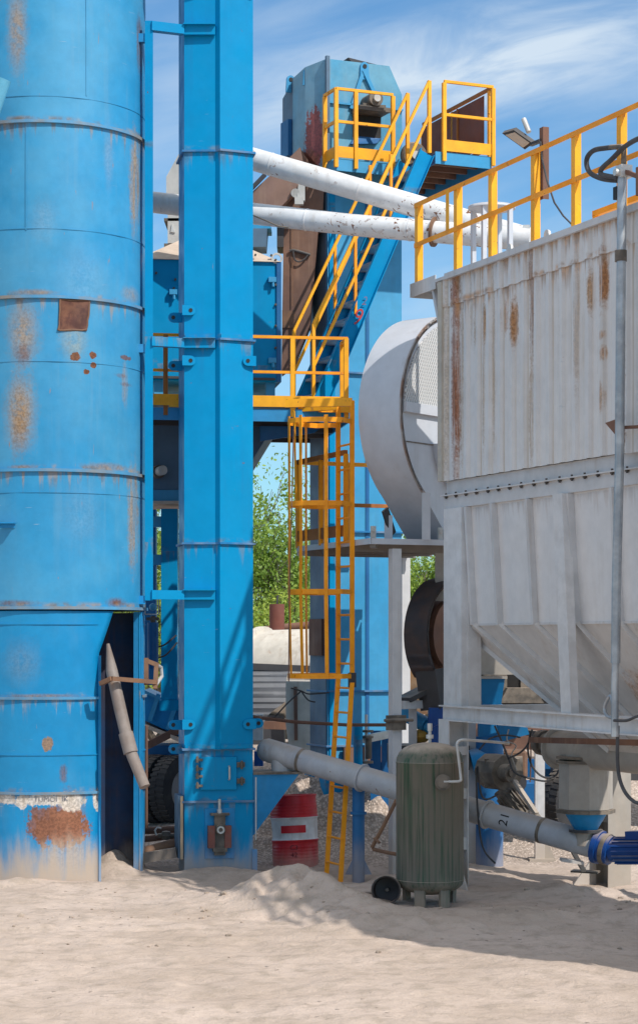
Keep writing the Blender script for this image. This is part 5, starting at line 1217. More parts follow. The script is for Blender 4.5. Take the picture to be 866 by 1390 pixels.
for i, (pts, lb) in enumerate((([(671, 985), (680, 1005), (690, 1030), (700, 1050), (735, 1060), (748, 1058)], 'black cable drooping from the gear motor to the outlet box, lowest loop'), ([(720, 992), (716, 1010), (705, 1022), (688, 1030)], 'black cable from the trough drive to the gear motor'), ([(722, 990), (716, 1015), (722, 1040), (738, 1055), (756, 1050), (760, 1020), (759, 1000)], 'black cable sagging between trough drive and outlet box'),
                    ([(690, 990), (688, 1005), (700, 1012), (694, 1025), (701, 1046)], 'pale grey cable tangled above the gear motor'), ([(720, 1000), (720, 1035), (719, 1062)], 'thin brown cord hanging straight beside the rear post'))):
    tag(MB().path(spl([at(x, y, 24.5) for x, y in pts]), .012 if i < 3 else .008, 6).build('power_cable', (M_rubber, M_rubber, M_rubber, M_beige, M_rust)[i], None), lb, 'cable')
tag(MB().bar(at(698, 1060, 24.7), at(728, 1105, 24.2), .05, .04).bar(at(728, 1105, 24.2), at(733, 1112, 24.2), .05, .05).build('steel_bar', M_beige, None), 'dusty flat bar leaning on the screw conveyor below the gear motor', 'bar')
rp = at(733, 1150, 26.4)
post = thing('support_post', 'light grey upright channel post behind the screw conveyor', 'post', (rp.x, rp.y, 0))
zp = H+(HY-1018)*26.4/F
MB().box(-.07, .05, -.06, -.045, -.1, zp).box(-.07, -.055, -.045, .08, -.1, zp).build('web', M_col, post); MB().prism([(.05, -.05, -.02), (.2, -.05, -.02), (.05, -.05, .32)], (0, .02, 0)).build('gusset', M_beige, post)
MB().box(-.15, .16, -.15, .15, -.02, .02).build('base_plate', M_beige, post)
# plank and scraps by the post
tag(MB().bar(at(757, 1120, 24.0), at(792, 1182, 23.2), .05, .03).build('wooden_lath', M_beige, None), 'narrow lath leaning from the sand under the screw conveyor end', 'lath')
tag(MB().bar(at(776, 1182, 23.4), at(812, 1184, 23.3), .18, .02).build('scrap_plate', M_gear, None), 'flat dusty scrap plate lying below the blue motor', 'scrap')

M_gapdark = paint('gap_dark', (.015, .013, .012), fade=(.04, .032, .028), rough=.7)  # near-black colour puts the gap's darkness into the added box
ge = thing('dark_gap_filler', 'dark boxy filler added behind the filter house hopper to blacken the gap', 'machine', at(700, 1000, 30.5))
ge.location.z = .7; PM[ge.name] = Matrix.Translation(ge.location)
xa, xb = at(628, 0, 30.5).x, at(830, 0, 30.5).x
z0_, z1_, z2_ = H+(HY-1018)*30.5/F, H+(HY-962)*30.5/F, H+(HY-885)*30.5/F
MB().box(xa, xb, 30.5, 31.9, z1_, z2_).build('housing', M_gapdark, ge, world=True, bevel=.03)
MB().box(xa+.1, xb-.1, 30.6, 31.8, z0_, z1_-.004).build('lower_box', M_rust, ge, world=True)
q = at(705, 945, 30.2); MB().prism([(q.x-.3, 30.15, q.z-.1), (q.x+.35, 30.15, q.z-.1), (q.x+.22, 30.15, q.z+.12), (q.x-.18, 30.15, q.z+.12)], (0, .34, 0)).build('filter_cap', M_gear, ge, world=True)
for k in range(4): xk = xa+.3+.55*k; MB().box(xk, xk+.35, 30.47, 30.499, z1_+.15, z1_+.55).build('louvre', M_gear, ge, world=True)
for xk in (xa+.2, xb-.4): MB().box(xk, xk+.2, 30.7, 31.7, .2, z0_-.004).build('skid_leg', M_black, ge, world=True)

jb = thing('junction_box', 'small grey electrical box with cables on the filter house leg', 'junction box', HM @ Vector((tc0+.30, -.06, 1.25)), HA)
MB().box(-.02, .14, -.03, .06, -.12, .12).build('case', M_galv, jb, bevel=.006); MB().box(-.01, .13, -.036, -.031, -.11, .11).build('cover', M_tube, jb)
for k, pts in enumerate(([(648, 1040), (652, 1075), (660, 1085), (676, 1078)], [(646, 1042), (648, 1100), (655, 1150), (672, 1172)], [(650, 1018), (664, 1003), (684, 998), (706, 1001)])):
    tag(MB().path(spl([at(x, y, 23.6) for x, y in pts]), .011, 6).build('power_cable', M_rubber, None), ('black cable running from the leg junction box to the gear motor', 'black cable hanging from the leg junction box down to the sand', 'black cable rising from the leg junction box along the beam underside')[k], 'cable')
gk = thing('gear_skid', 'greasy brown drive skid half hidden behind the gear motor under the hopper', 'drive skid', at(700, 1080, 27.0))
gk.location.z = .2; PM[gk.name] = Matrix.Translation(gk.location)
p, q = at(655, 1092, 27.0), at(738, 1062, 27.0); MB().box(p.x, q.x, 27.0, 27.5, p.z, q.z).build('base_frame', M_dblue, gk, world=True, bevel=.02)
p, q = at(684, 1058, 27.1), at(716, 1018, 27.1); MB().box(p.x, q.x, 27.1, 27.45, p.z, q.z).build('gear_case', M_bareRust, gk, world=True, bevel=.04)
q = at(672, 1040, 27.2); MB().tube(q, q+Vector((.35, 0, .02)), .16, n=18).build('drum', M_gear, gk, world=True)
q = at(700, 1062, 26.95); MB().tube(q, q+Vector((0, .1, 0)), .14, n=18).build('pulley', M_black, gk, world=True)
tag(MB().bar(at(664, 988, 26.2), at(760, 1000, 25.4), .06, .07).build('cable_tray', M_gear, None), 'dark narrow cable tray running beneath the hopper behind the beam', 'cable tray')

# blower pulley guard, dark, under the fan deck
gd = thing('belt_guard', 'dark steel belt guard arching on a stand beneath the fan platform', 'belt guard', at(592, 1000, 26.0))
gd.location.z = .6; PM[gd.name] = Matrix.Translation(gd.location)
GC = at(622, 862, 26.0); GR = .72
def gp(ang, r, off): return GC+fb*(r*math.cos(R(ang)))+Vector((0, 0, r*math.sin(R(ang))))+fa*off
mb = MB()
angs = list(range(84, 232, 6))
for i in range(len(angs)-1):
    a, b2 = angs[i], angs[i+1]
    mb.hexa([gp(a, GR-.05, -.34), gp(b2, GR-.05, -.34), gp(b2, GR, -.34), gp(a, GR, -.34), gp(a, GR-.05, 0), gp(b2, GR-.05, 0), gp(b2, GR, 0), gp(a, GR, 0)])
mb.build('guard_shell', paint('guard_dark', (.055, .05, .055), fade=(.11, .07, .055), fade_amt=.8, fade_scale=3, rough=.5, rust=.08), gd, world=True)
mb = MB().prism([gp(a, GR*.62, -.16) for a in range(0, 360, 15)], fa*.08); mb.build('pulley', M_rust, gd, world=True)
mb = MB().prism([gp(a, GR*.85, -.30) for a in range(0, 360, 15)], fa*.05); mb.build('back_plate', M_rust, gd, world=True)
q = gp(228, GR, -.17); MB().bar(q+Vector((.05, 0, .1)), Vector((q.x+.12, q.y, 1.95)), .22, .3, up=fa).build('stand', M_black, gd, world=True)
MB().bar(at(548, 950, 25.7), at(592, 928, 25.9), .35, .06).bar(at(590, 928, 25.9), at(606, 950, 25.9), .3, .06).build('base_frame', M_black, gd, world=True)
MB().bar(at(544, 957, 25.6), at(650, 953, 26.2), .12, .10).build('base_beam', M_grey, gd, world=True)
for px in (560, 640): q = at(px, 955, 25.8); MB().box(q.x-.05, q.x+.05, 25.75, 25.85, -.1, q.z-.05).build('leg', M_grey, gd, world=True)
hg = at(598, 778, 25.9); MB().box(hg.x-.07, hg.x+.2, 25.85, 25.95, hg.z-.35, zd-.11).build('hanger', M_beige, gd, world=True)

# small blue pump group at the left of the house leg
pg = thing('pump_set', 'small bright blue pump with tilted cylinder beside the slim deck post', 'pump', at(575, 1040, 26.3))
pg.location.z = .5; PM[pg.name] = Matrix.Translation(pg.location)
MB().tube(at(545, 966, 26.2), at(580, 985, 25.9), .10, n=18).tube(at(580, 985, 25.9), at(588, 990, 25.85), .08, n=18).build('cylinder', M_tower, pg, world=True)
MB().tube(at(538, 960, 26.3), at(546, 966, 26.3), .12, n=18).build('end_cap', M_dblue, pg, world=True)
q = at(595, 978, 25.6); MB().box(q.x-.12, q.x+.2, 25.55, 25.85, q.z-.16, q.z+.16).build('pump_body', M_motor, pg, world=True); q2 = at(598, 1000, 25.5); MB().tube(q2+Vector((0, .3, 0)), q2, .15, n=20).build('motor', M_motor, pg, world=True)
q = at(570, 1000, 25.9); MB().lathe([(.001, .1), (.09, .06), (.13, 0), (.09, -.06), (.001, -.1)], c=q, n=16).build('flywheel', paint('brass', (.5, .28, .05), chips=.3, rough=.45), pg, world=True)
MB().box(q.x-.4, q.x+.6, 25.6, 26.3, q.z-.4, q.z-.10).build('skid', M_black, pg, world=True)

# equipment at the tower foot: bearing stand with screw jacks
eq = thing('tower_foot_frame', 'blue steel foot frame with upright screw jack in front of the tower base', 'foot frame', at(500, 1050, 27.4))
eq.location.z = .8; PM[eq.name] = Matrix.Translation(eq.location)
for (px, r_, y0_, y1_, m_) in ((497, .02, 1040, 970, M_zinc), (500, .045, 1030, 1000, M_gear)):
    q = at(px, 1000, 27.3); MB().tube((q.x, q.y, H+(HY-y0_)*27.3/F), (q.x, q.y, H+(HY-y1_)*27.3/F), r_, n=12).build('jack', m_, eq, world=True)
for py in (994, 1002, 1036): q = at(498, py, 27.3); MB().tube((q.x, q.y, q.z), (q.x, q.y, q.z+.03), .085, n=16).build('jack_collar', M_gear, eq, world=True)
MB().bar(at(492, 1004, 27.35), at(530, 996, 27.5), .08, .10).build('arm', M_zinc, eq, world=True)
for px in (509, 524): q = at(px, 1030, 27.6); MB().box(q.x-.06, q.x+.08, 27.6, 27.7, .3, H+(HY-992)*27.6/F).build('upright', M_dblue, eq, world=True)
MB().box(at(495, 0, 27.6).x, at(535, 0, 27.6).x, 27.62, 27.75, H+(HY-1060)*27.6/F, H+(HY-1035)*27.6/F).build('cross_beam', M_dblue, eq, world=True)
q = at(486, 1010, 27.2); MB().tube((q.x, q.y, .5), (q.x, q.y, H+(HY-985)*27.2/F), .06, n=14).build('upright', M_elev, eq, world=True)
for (px, py) in ((424, 941), (434, 941), (424, 1014), (436, 1014), (410, 1010), (416, 1008), (434, 1012), (464, 1004)):
    pass
ppl = pipe('scrap_hose', 'long dark hose stretched low across from the elevator towards the tower foot', [(343, 973, 26.4), (400, 980, 26.4), (470, 984, 26.6), (535, 984, 26.8)], .022, M_rust)
for (pts, lb) in (([(395, 934), (409, 938), (420, 942), (447, 940)], 'thin dark cable stretched above the cream panel'), ([(409, 938), (390, 955), (372, 975)], 'thin dark cable sloping down left over the grey sheeting'), ([(409, 938), (418, 950), (428, 953)], 'short black cable drooping against the tower side')):
    tag(MB().path(spl([at(x, y, 27.0) for x, y in pts]), .011, 6).build('power_cable', M_black, None), lb, 'cable')

# ------------------------------------------------------------------ background: dryer drum, sheeting, cream tank, stack
dd_ = thing('dryer_drum', 'long pale horizontal dryer drum with orange-rusted end in the background', 'dryer drum', at(450, 900, 38))
dd_.location.z = .6; PM[dd_.name] = Matrix.Translation(dd_.location)
a, c = at(330, 916, 37.5), at(566, 912, 36.0)
MB().path([a, a.lerp(c, .5), c], [.80, .80, .76], 40).build('shell', M_cream, dd_, world=True)
dv = (c-a).normalized()
M_hot = paint('scorched_steel', (.36, .20, .085), fade=(.50, .42, .33), fade_amt=.8, fade_scale=1.2, rust=.3, rough=.6)
MB().path([c, c+dv*.28, c+dv*.42], [.762, .72, .52], 40).build('scorched_end', M_hot, dd_, world=True)
for f in (.12, .55, .9): q = a.lerp(c, f); MB().tube(q-dv*.05, q+dv*.05, .87, n=40).build('girth_ring', M_cream, dd_, world=True)
for f in (.15, .85): q = a.lerp(c, f); MB().box(q.x-.3, q.x+.3, q.y-.6, q.y+.6, .3, q.z-.72).build('cradle', M_black, dd_, world=True)
stk = thing('exhaust_stack', 'short dark brown exhaust stack standing above the dryer drum', 'stack', at(376, 865, 38.5))
q = at(376, 868, 38.5); stk.location.z = q.z; PM[stk.name] = Matrix.Translation(stk.location)
MB().tube((0, 0, -.6), (0, 0, at(0, 820, 38.5).z-q.z), .14, n=20).build('tube', M_rustpanel, stk); MB().bar((0, 0, at(0, 820, 38.5).z-q.z), (.02, 0, at(0, 808, 38.5).z-q.z), .03, .05).build('spike', M_black, stk)
pipe('background_pipe', 'thin rusty rail pipe crossing above the dryer drum left of the ladder', [(330, 862, 39), (372, 853, 39), (425, 848, 39)], .07, M_rust)
pipe('background_pipe', 'thin rusty rail pipe crossing above the dryer drum right of the tower', [(540, 842, 39), (575, 839, 39)], .05, M_rust)
for px in (556,): q = at(px, 842, 39); tag(MB().bar(q, q-Vector((0, 0, 1.6)), .05, .05).build('rail_post', M_rust, None), 'short rusty post carrying the thin rail right of the tower', 'post')
sh = thing('corrugated_sheet', 'torn grey corrugated sheet cover hanging below the dryer drum', 'sheet cover', at(370, 960, 31.5))
mb = MB(); NX, NZ = 40, 26
gr = []
for j in range(NZ+1):
    row = []
    for i in range(NX+1):
        px = 300+100*i/NX; f = j/NZ; py = 908+ 72*f - 0
        # torn right edge
        if px > 396-34*f*f-6*math.sin(f*9): px = 396-34*f*f-6*math.sin(f*9)
        q = at(px, py, 31.5); q.y += -.25*math.sin(f*1.6)+.012*math.sin(j*1.9)+.06*mnoise.noise(q*1.3); row.append(mb.bm.verts.new(q))
    gr.append(row)
for j in range(NZ):
    for i in range(NX): mb.bm.faces.new((gr[j][i], gr[j][i+1], gr[j+1][i+1], gr[j+1][i]))
mb.build('sheet', M_sheet, sh, world=True)
MB().bar(at(300, 903, 31.4), at(420, 908, 31.6), .06, .10).build('top_angle', M_black, sh, world=True)
MB().bar(at(300, 982, 31.3), at(392, 985, 31.5), .2, .12).build('foot_beam', M_rust, sh, world=True)
ct = thing('cream_tank', 'peeling cream round-edged tank panel left of the tower foot', 'tank', at(405, 970, 30.2))
ct.location.z = .7; PM[ct.name] = Matrix.Translation(ct.location)
poly = [(392, 1012), (388, 985), (388, 925), (440, 925), (440, 1018), (402, 1018)]
MB().prism([at(x, y, 30.0) for x, y in poly], (0, .8, 0)).build('panel', M_cream, ct, world=True)
MB().bar(at(401, 932, 29.98), at(402, 1005, 29.98), .05, .02).build('rust_seam', M_rust, ct, world=True)
bb = thing('rubble_box', 'low dusty block of metal boxes behind the screw conveyor end', 'metal box', at(358, 1015, 27.5))
bb.location.z = .6; PM[bb.name] = Matrix.Translation(bb.location)
for (x0, x1, y0_, y1_, m_) in ((343, 357, 1005, 970, M_zinc), (345, 357, 1040, 1020, M_motor)):
    p, q = at(x0, y0_, 27.2), at(x1, y1_, 27.2); MB().box(p.x, q.x, 27.2, 27.5, p.z, q.z).build('box_body', m_, bb, world=True)

# ------------------------------------------------------------------ truck behind, between silo and elevator
tr = thing('dump_trailer', 'blue tipper trailer with dual tyres half hidden behind the elevator', 'trailer', at(225, 1100, 28.6))
tr.location.z = 0; PM[tr.name] = Matrix.Translation(tr.location)
def tw(px, py, Y=28.6): return at(px, py, Y)
mb = MB().prism([tw(190, 938), tw(245, 962), tw(245, 1000), tw(190, 975)], (0, 1.8, 0)); mb.build('tipper_body', M_blue, tr, world=True)
MB().prism([tw(185, 978, 28.5), tw(250, 1004, 28.5), tw(250, 1010, 28.5), tw(185, 983, 28.5)], (0, 1.9, 0)).build('dusty_sill', M_sandtop, tr, world=True)
for px, py in ((208, 950), (232, 962)): a = tw(px+8, py-8, 28.55); c = tw(px-4, py+28, 28.55); MB().bar(a, c, .05, .06).build('side_rib', M_tower, tr, world=True)
MB().prism([tw(190, 934, 28.5), tw(250, 961, 28.5), tw(250, 965, 28.5), tw(190, 938, 28.5)], (0, .1, 0)).build('top_rim', M_tower, tr, world=True)
MB().prism([tw(185, 1012, 28.9), tw(250, 1012, 28.9), tw(250, 1050, 28.9), tw(185, 1050, 28.9)], (0, .8, 0)).build('chassis', M_dblue, tr, world=True)
MB().bar(tw(200, 1012, 28.4), tw(248, 988, 28.6), .06, .10).build('leaf_spring', M_rust, tr, world=True)
def wheel(c, r, w, ax, parent):
    q = Vector((0, 0, 1)).rotation_difference(ax).to_matrix().to_4x4()
    tread = lambda a, z: .0
    ty = MB().lathe([(r*.58, -w/2), (r*.9, -w/2), (r*.985, -w*.42), (r, -w*.3), (r, w*.3), (r*.985, w*.42), (r*.9, w/2), (r*.58, w/2)], c=c, n=48, M=q)
    for i in range(36):
        for s in (-1, 1):
            a = 2*math.pi*(i+(0 if s < 0 else .5))/36
            p0 = q @ Vector((r*.99*math.cos(a), r*.99*math.sin(a), s*w*.04)); p1 = q @ Vector((r*.985*math.cos(a+.03), r*.985*math.sin(a+.03), s*w*.47))
            ty.bar(c+p0, c+p1, r*.09, r*.06, up=(q @ Vector((math.cos(a), math.sin(a), 0))))
    wh = ty.build('wheel', M_tyre, parent, world=True)
    MB().lathe([(r*.60, w*.42), (r*.55, w*.30), (r*.40, w*.1), (r*.2, w*.12), (.001, w*.12)], c=c, n=32, M=q).build('rim', M_rim, wh, world=True)
    MB().lathe([(r*.60, -w*.42), (r*.55, -w*.30), (r*.40, -w*.1), (.001, -w*.1)], c=c, n=32, M=q).build('rim', M_rim, wh, world=True)
axl = Vector((.86, -.5, 0)).normalized()
q = tw(238, 1068, 28.6); q.z = ground_h(q.x, q.y)+.42
wheel(q, .47, .26, axl, tr); wheel(q-axl*.30, .47, .26, axl, tr)
tr2 = thing('parked_trailer', 'dark wheel of a trailer parked behind the grey outlet box', 'trailer', at(765, 1105, 27.5))
tr2.location.z = 0; PM[tr2.name] = Matrix.Translation(tr2.location)
q = at(776, 1068, 27.5); q.z = ground_h(q.x, q.y)+.47
wheel(q, .50, .28, Vector((.70, -.71, 0)).normalized(), tr2)
MB().box(q.x-.2, q.x+1.6, q.y+.1, q.y+.8, q.z+.3, q.z+.55).build('chassis', M_black, tr2, world=True)
MB().bar(at(690, 1040, 28.5), at(760, 1046, 28.5), .2, .25).build('drawbar', M_dblue, tr2, world=True)

# scrap pipes on the sand between silo and elevator
for i, (p0, p1, r, m_, lb) in enumerate(((( 188, 1128, 26.0), (238, 1126, 26.0), .045, M_rust, 'rusty pipe lying on the sand under the trailer, farthest of three'), ((190, 1140, 25.6), (240, 1134, 25.7), .04, M_rust, 'rusty pipe lying on the sand beside the valve, middle of three'), ((188, 1160, 25.1), (240, 1146, 25.3), .075, M_bareRust, 'thick dusty pipe lying on the sand nearest the elevator foot'))):
    tag(MB().tube(at(*p0), at(*p1), r, n=14).build('scrap_pipe', m_, None), lb, 'pipe', 'scrap pipes on the sand')
tag(MB().bar(at(186, 1166, 24.9), at(240, 1157, 24.9), .10, .12).build('scrap_beam', M_black, None), 'dark steel beam half buried beneath the scrap pipes', 'beam')
q = at(226, 1134, 25.5); vv = thing('pipe_valve', 'small dusty valve fitting lying on the scrap pipes', 'valve', q)
MB().lathe([(.001, .06), (.05, .05), (.07, 0), (.05, -.05), (.001, -.06)], n=14).tube((-.1, 0, 0), (.1, 0, 0), .03, n=10).build('body', M_gear, vv); MB().path([(-.12, 0, 0), (-.14, 0, .06), (-.11, 0, .1), (-.06, 0, .09)], .012, 6).build('lever', M_zinc, vv)
tag(MB().tube(at(199, 985, 25.0), at(199, 1124, 25.2), .02, n=10).build('thin_pipe', M_rust, None), 'thin rusty upright pipe just right of the silo doorway', 'pipe')
bt_ = MB(); pts = [(-10, 1207, 23.62), (40, 1209, 23.6), (80, 1206, 23.62), (136, 1206, 23.66)]
tag(bt_.path([at(*p)+Vector((0, 0, .03)) for p in pts], .018, 6).build('wooden_stick', M_wood, None), 'pale wooden batten lying along the foot of the silo', 'stick')
# stray clods and stones
M_clod = paint('clod', (.40, .32, .255), fade=(.30, .24, .19), rough=.95)
for i in range(110):
    x, y = random.uniform(-3.2, 3.4), (random.uniform(18.2, 24.0) if i % 2 else random.gauss(20.9, .25)); s = random.choice((.010, .013, .016, .02, .032))*random.uniform(.8, 1.2)
    mb = MB(); bmesh.ops.create_icosphere(mb.bm, subdivisions=1, radius=s)
    for v in mb.bm.verts: v.co *= random.uniform(.7, 1.25); v.co.z *= .7
    o = mb.build('sand_clod', M_clod, None, smooth=False); o.location = (x, y, ground_h(x, y)+s*.2); tag(o, 'small crumb of caked sand lying on the open ground', 'clod', 'clods scattered on the sand')

# ------------------------------------------------------------------ trees
def leafmat(name, a, b):
    m = bpy.data.materials.new(name); m.use_nodes = True; t = NT(m.node_tree); bs = m.node_tree.nodes['Principled BSDF']
    pos = t.n('ShaderNodeNewGeometry'); 
    n = t.noise(pos.outputs['Position'], 1.3, 4); rnd = pos.outputs['Random Per Island']
    col = t.mix(t.rng(n, .35, .65), c4(a), c4(b)); col = t.mix(t.math('MULTIPLY', rnd, .5), col, c4((b[0]*1.5, b[1]*1.35, b[2]*1.1)))
    t.put(bs.inputs['Base Color'], col); bs.inputs['Roughness'].default_value = .55
    tr_ = t.n('ShaderNodeBsdfTranslucent'); t.put(tr_.inputs['Color'], col)
    mx = t.n('ShaderNodeMixShader'); mx.inputs[0].default_value = .35
    out = m.node_tree.nodes['Material Output']; m.node_tree.links.new(bs.outputs[0], mx.inputs[1]); m.node_tree.links.new(tr_.outputs[0], mx.inputs[2]); m.node_tree.links.new(mx.outputs[0], out.inputs['Surface'])
    return m
LEAF = [leafmat('leaf_mid', (.11, .21, .03), (.24, .36, .06)), leafmat('leaf_bright', (.20, .30, .04), (.34, .43, .07)), leafmat('leaf_grey', (.19, .26, .10), (.30, .38, .15))]
M_bark = paint('bark', (.12, .095, .075), fade=(.18, .15, .12), fade_scale=6, rough=.9, bump=1)
def tree(name, label, px, Y, ztop, spread_, leaves, lm, seed, zbase=.6, lsize=.14, sparse=.5, cat='tree'):
    rnd = random.Random(seed); x = at(px, 870, Y).x
    o = thing(name, label, cat, (x, Y, zbase), 0, 'trees and bushes beyond the plant')
    hgt = ztop-zbase; tk_ = MB(); tips = []
    def limb(p, d, L, r, depth):
        n = 4; pts = [p]; rs = [r]
        for i in range(n):
            d = (d+Vector((rnd.uniform(-.22, .22), rnd.uniform(-.22, .22), rnd.uniform(-.05, .15)))).normalized(); p = p+d*(L/n); pts.append(p); rs.append(max(.008, r*(1-.6*(i+1)/n)))
            if depth < 3 and i >= 1:
                for k in range(rnd.choice((1, 2, 2))):
                    a = rnd.uniform(0, 6.28); nd = (d*.8+Vector((math.cos(a), math.sin(a), rnd.uniform(-.1, .5)))*.8).normalized(); limb(p, nd, L*rnd.uniform(.45, .7), rs[-1]*.6, depth+1)
            if depth >= 2: tips.append(p)
        tips.append(p); tk_.path(pts, rs, 6 if depth else 9)
    for s in range(rnd.choice((2, 3))):
        a = rnd.uniform(0, 6.28); limb(Vector((rnd.uniform(-.2, .2), rnd.uniform(-.2, .2), -.1)), Vector((math.cos(a)*.28, math.sin(a)*.28, 1)).normalized(), hgt*.55, hgt*.018, 0)
    mx = max(t.z for t in tips); sc_ = hgt/mx*.97
    for v in tk_.bm.verts: v.co.z *= sc_; v.co.x *= spread_; v.co.y *= spread_
    tips = [Vector((t.x*spread_, t.y*spread_, t.z*sc_)) for t in tips]
    tk_.build('trunk', M_bark, o)
    lb = bmesh.new()
    for i in range(leaves):
        c = rnd.choice(tips); rr = hgt*.075
        p = c+Vector((rnd.gauss(0, rr), rnd.gauss(0, rr), rnd.gauss(0, rr*.8)))
        if mnoise.noise(p*1.1+Vector((seed, 0, 0))) < -.25+sparse*.3-.15: continue
        s = lsize*rnd.uniform(.6, 1.3); u = Vector((rnd.gauss(0, 1), rnd.gauss(0, 1), rnd.gauss(0, 1))).normalized(); w = u.orthogonal().normalized()
        w = (Matrix.Rotation(rnd.uniform(0, 6.28), 3, u) @ w)*s*.28; u = u*s*.5
        lb.faces.new([lb.verts.new(p-u), lb.verts.new(p+w), lb.verts.new(p+u), lb.verts.new(p-w)])
    me = bpy.data.meshes.new('crown'); lb.to_mesh(me); lb.free(); me.materials.append(lm)
    c = bpy.data.objects.new('crown', me); COL.objects.link(c); c.parent = o
    return o
tree('leafy_tree', 'loose willow-like green tree behind the caged ladder, open sky in its crown', 352, 50, H+(HY-622)*50/F, .8, 17000, LEAF[0], 3, lsize=.115, sparse=.6)
tree('leafy_tree', 'fresh green tree beyond the dryer drum just left of the ladder cage', 398, 54, H+(HY-690)*54/F, .95, 34000, LEAF[0], 5, lsize=.115, sparse=.4)
tree('leafy_tree', 'green tree seen in the gap under the fan platform', 562, 58, H+(HY-735)*58/F, .8, 24000, LEAF[0], 9, lsize=.11, sparse=.5)
tree('leafy_tree', 'tree glimpsed in the slit between silo and elevator', 210, 56, H+(HY-640)*56/F, .9, 20000, LEAF[0], 12, lsize=.12, sparse=.4)
tree('leafy_tree', 'tree hidden mostly behind the grey filter house', 690, 60, H+(HY-720)*60/F, .9, 7000, LEAF[0], 21, lsize=.2)
for i, (px, Y, zt_, lb) in enumerate(((352, 46, 4.0, 'yellow-green bush beyond the dryer drum right beside the elevator edge'), (398, 45, 3.8, 'bright low bush beyond the dryer drum behind the ladder cage'), (572, 47, 4.1, 'yellow-green bush low in the gap beside the belt guard'), (540, 48, 4.0, 'bush partly behind the tower edge right of the blue casing'), (206, 46, 4.4, 'bush low in the slit beside the silo'), (300, 50, 4.0, 'bush hidden behind the elevator foot'), (460, 50, 4.0, 'bush hidden behind the blue tower'))):
    tree('green_bush', lb, px, Y, zt_, 1.5, 14000, LEAF[1 if i != 1 else 0], 40+i, lsize=.095, sparse=.2, cat='bush')
# far wood line: one mass
bm = bmesh.new(); rnd = random.Random(5)
for i in range(16000):
    a = rnd.uniform(-.9, .9); rr = rnd.uniform(110, 130); hmax = 3.2+1.6*mnoise.noise(Vector((a*14, 0, 0)))+.8*mnoise.noise(Vector((a*50, 0, 4)))
    p = Vector((math.sin(a)*rr, math.cos(a)*rr, rnd.uniform(0, hmax))); s = rnd.uniform(.25, .6)
    u = Vector((rnd.gauss(0, 1), rnd.gauss(0, 1), rnd.gauss(0, 1))).normalized(); w = u.orthogonal().normalized()*s*.5; u *= s
    bm.faces.new([bm.verts.new(p-u), bm.verts.new(p+w), bm.verts.new(p+u), bm.verts.new(p-w)])
me = bpy.data.meshes.new('far_wood'); bm.to_mesh(me); bm.free(); me.materials.append(LEAF[0]); o = bpy.data.objects.new('far_wood', me); COL.objects.link(o); o['kind'] = 'stuff'; o['label'] = 'distant low belt of green trees along the horizon'; o['category'] = 'wood'

# ------------------------------------------------------------------ light, sky, camera
SUN = Vector((.487, -.495, .719)).normalized()
el = math.asin(SUN.z); rot = math.atan2(SUN.x, SUN.y)
sl = bpy.data.lights.new('sun', 'SUN'); sl.energy = 4.0; sl.angle = R(.55); sl.color = (1, .955, .89)
so = bpy.data.objects.new('sun', sl); COL.objects.link(so); so.rotation_euler = SUN.to_track_quat('Z', 'Y').to_euler()
w = bpy.data.worlds.new('World'); scene.world = w; w.use_nodes = True; t = NT(w.node_tree); bg = w.node_tree.nodes['Background']
sky = t.n('ShaderNodeTexSky'); sky.sky_type = 'NISHITA'; sky.sun_disc = False; sky.sun_elevation = el; sky.sun_rotation = rot; sky.air_density = 1.0; sky.dust_density = .6; sky.ozone_density = 2.0
dirv = t.n('ShaderNodeTexCoord').outputs['Generated']
sp3 = t.n('ShaderNodeSeparateXYZ'); t.put(sp3.inputs[0], dirv)
zt_ = t.math('SUBTRACT', sp3.outputs[2], t.math('MULTIPLY', sp3.outputs[0], .22))
cmb = t.n('ShaderNodeCombineXYZ'); t.put(cmb.inputs[0], t.math('MULTIPLY', sp3.outputs[0], 3.4)); t.put(cmb.inputs[1], t.math('MULTIPLY', sp3.outputs[1], 3.4)); t.put(cmb.inputs[2], t.math('MULTIPLY', zt_, 13.))
mp2 = cmb.outputs[0]
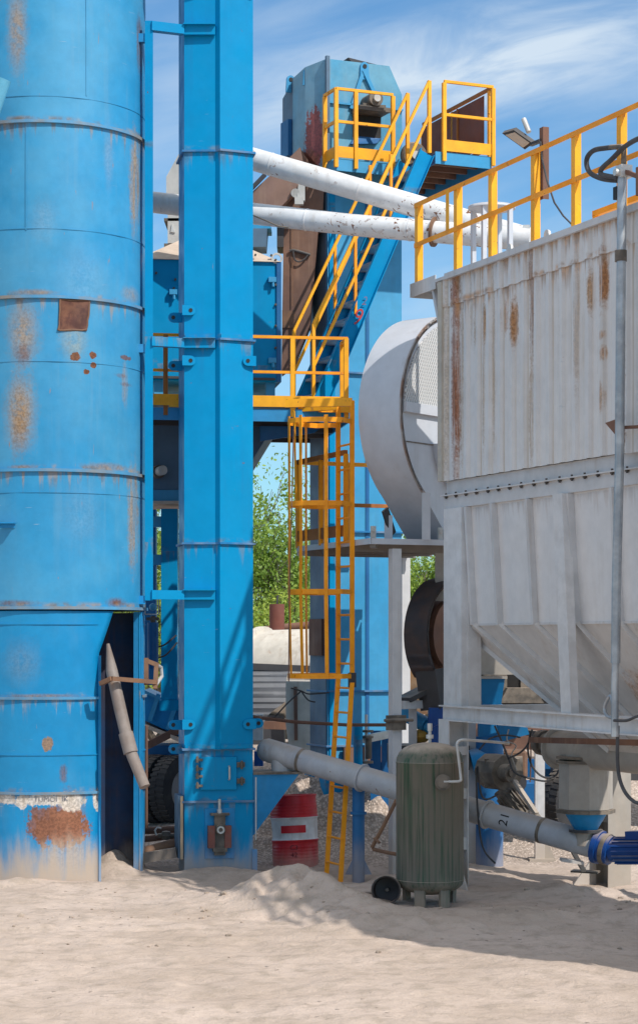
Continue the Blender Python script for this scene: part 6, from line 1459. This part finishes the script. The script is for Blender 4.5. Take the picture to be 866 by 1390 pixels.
c1 = t.noise(mp2, 1.3, 6, .52, .6); c2 = t.noise(mp2, 3.2, 8, .58, .9)
cl = t.math('ADD', t.math('MULTIPLY', c1, .75), t.math('MULTIPLY', c2, .25))
# one broad wisp rising to the right, plus thin scattered haze
az = t.math('DIVIDE', sp3.outputs[0], sp3.outputs[1]); elv = t.math('DIVIDE', sp3.outputs[2], sp3.outputs[1])
off = t.math('SUBTRACT', elv, t.math('ADD', t.math('MULTIPLY', az, .17), .268))
off = t.math('ADD', off, t.math('MULTIPLY', t.math('SUBTRACT', c1, .5), .05))
band = t.math('MULTIPLY', t.rng(t.math('ABSOLUTE', off), .038, .0), t.rng(t.math('ABSOLUTE', t.math('SUBTRACT', az, .07)), .16, .03))
band = t.math('MULTIPLY', band, t.rng(sp3.outputs[1], 0., .2))
cf = t.math('MULTIPLY', t.rng(cl, .44, .74), .42)
cf = t.math('ADD', cf, t.math('MULTIPLY', band, t.rng(c2, .28, .66, .35, 1.1)), clamp=True)
cf = t.math('MULTIPLY', cf, .9)
skc = t.mix(1.0, sky.outputs[0], c4((.64, 1.0, 1.20)), 'MULTIPLY')
col = t.mix(cf, skc, c4((5.6, 6.5, 7.4)))
# bright warm broken cloud added overhead, out of view, to lift the shade
oh = t.math('MULTIPLY', t.rng(sp3.outputs[2], .36, .62), t.rng(t.noise(dirv, 2.2, 6, .6), .35, .6, .35, 1.))
col = t.mix(t.math('MULTIPLY', oh, .8), col, c4((9.4, 8.9, 8.3)))
t.put(bg.inputs['Color'], col); bg.inputs['Strength'].default_value = .125
cam = bpy.data.cameras.new('camera'); co = bpy.data.objects.new('camera', cam); COL.objects.link(co)
co.location = (0, 0, H); co.rotation_euler = (R(90), 0, 0)
cam.sensor_fit = 'VERTICAL'; cam.sensor_height = 36; cam.lens = F/1390*36; cam.shift_y = (HY-695)/1390; cam.clip_end = 3000
scene.camera = co
scene.view_settings.view_transform = 'Standard'; scene.view_settings.look = 'None'; scene.view_settings.exposure = 0
scene.cycles.max_bounces = 6; scene.cycles.use_denoising = True
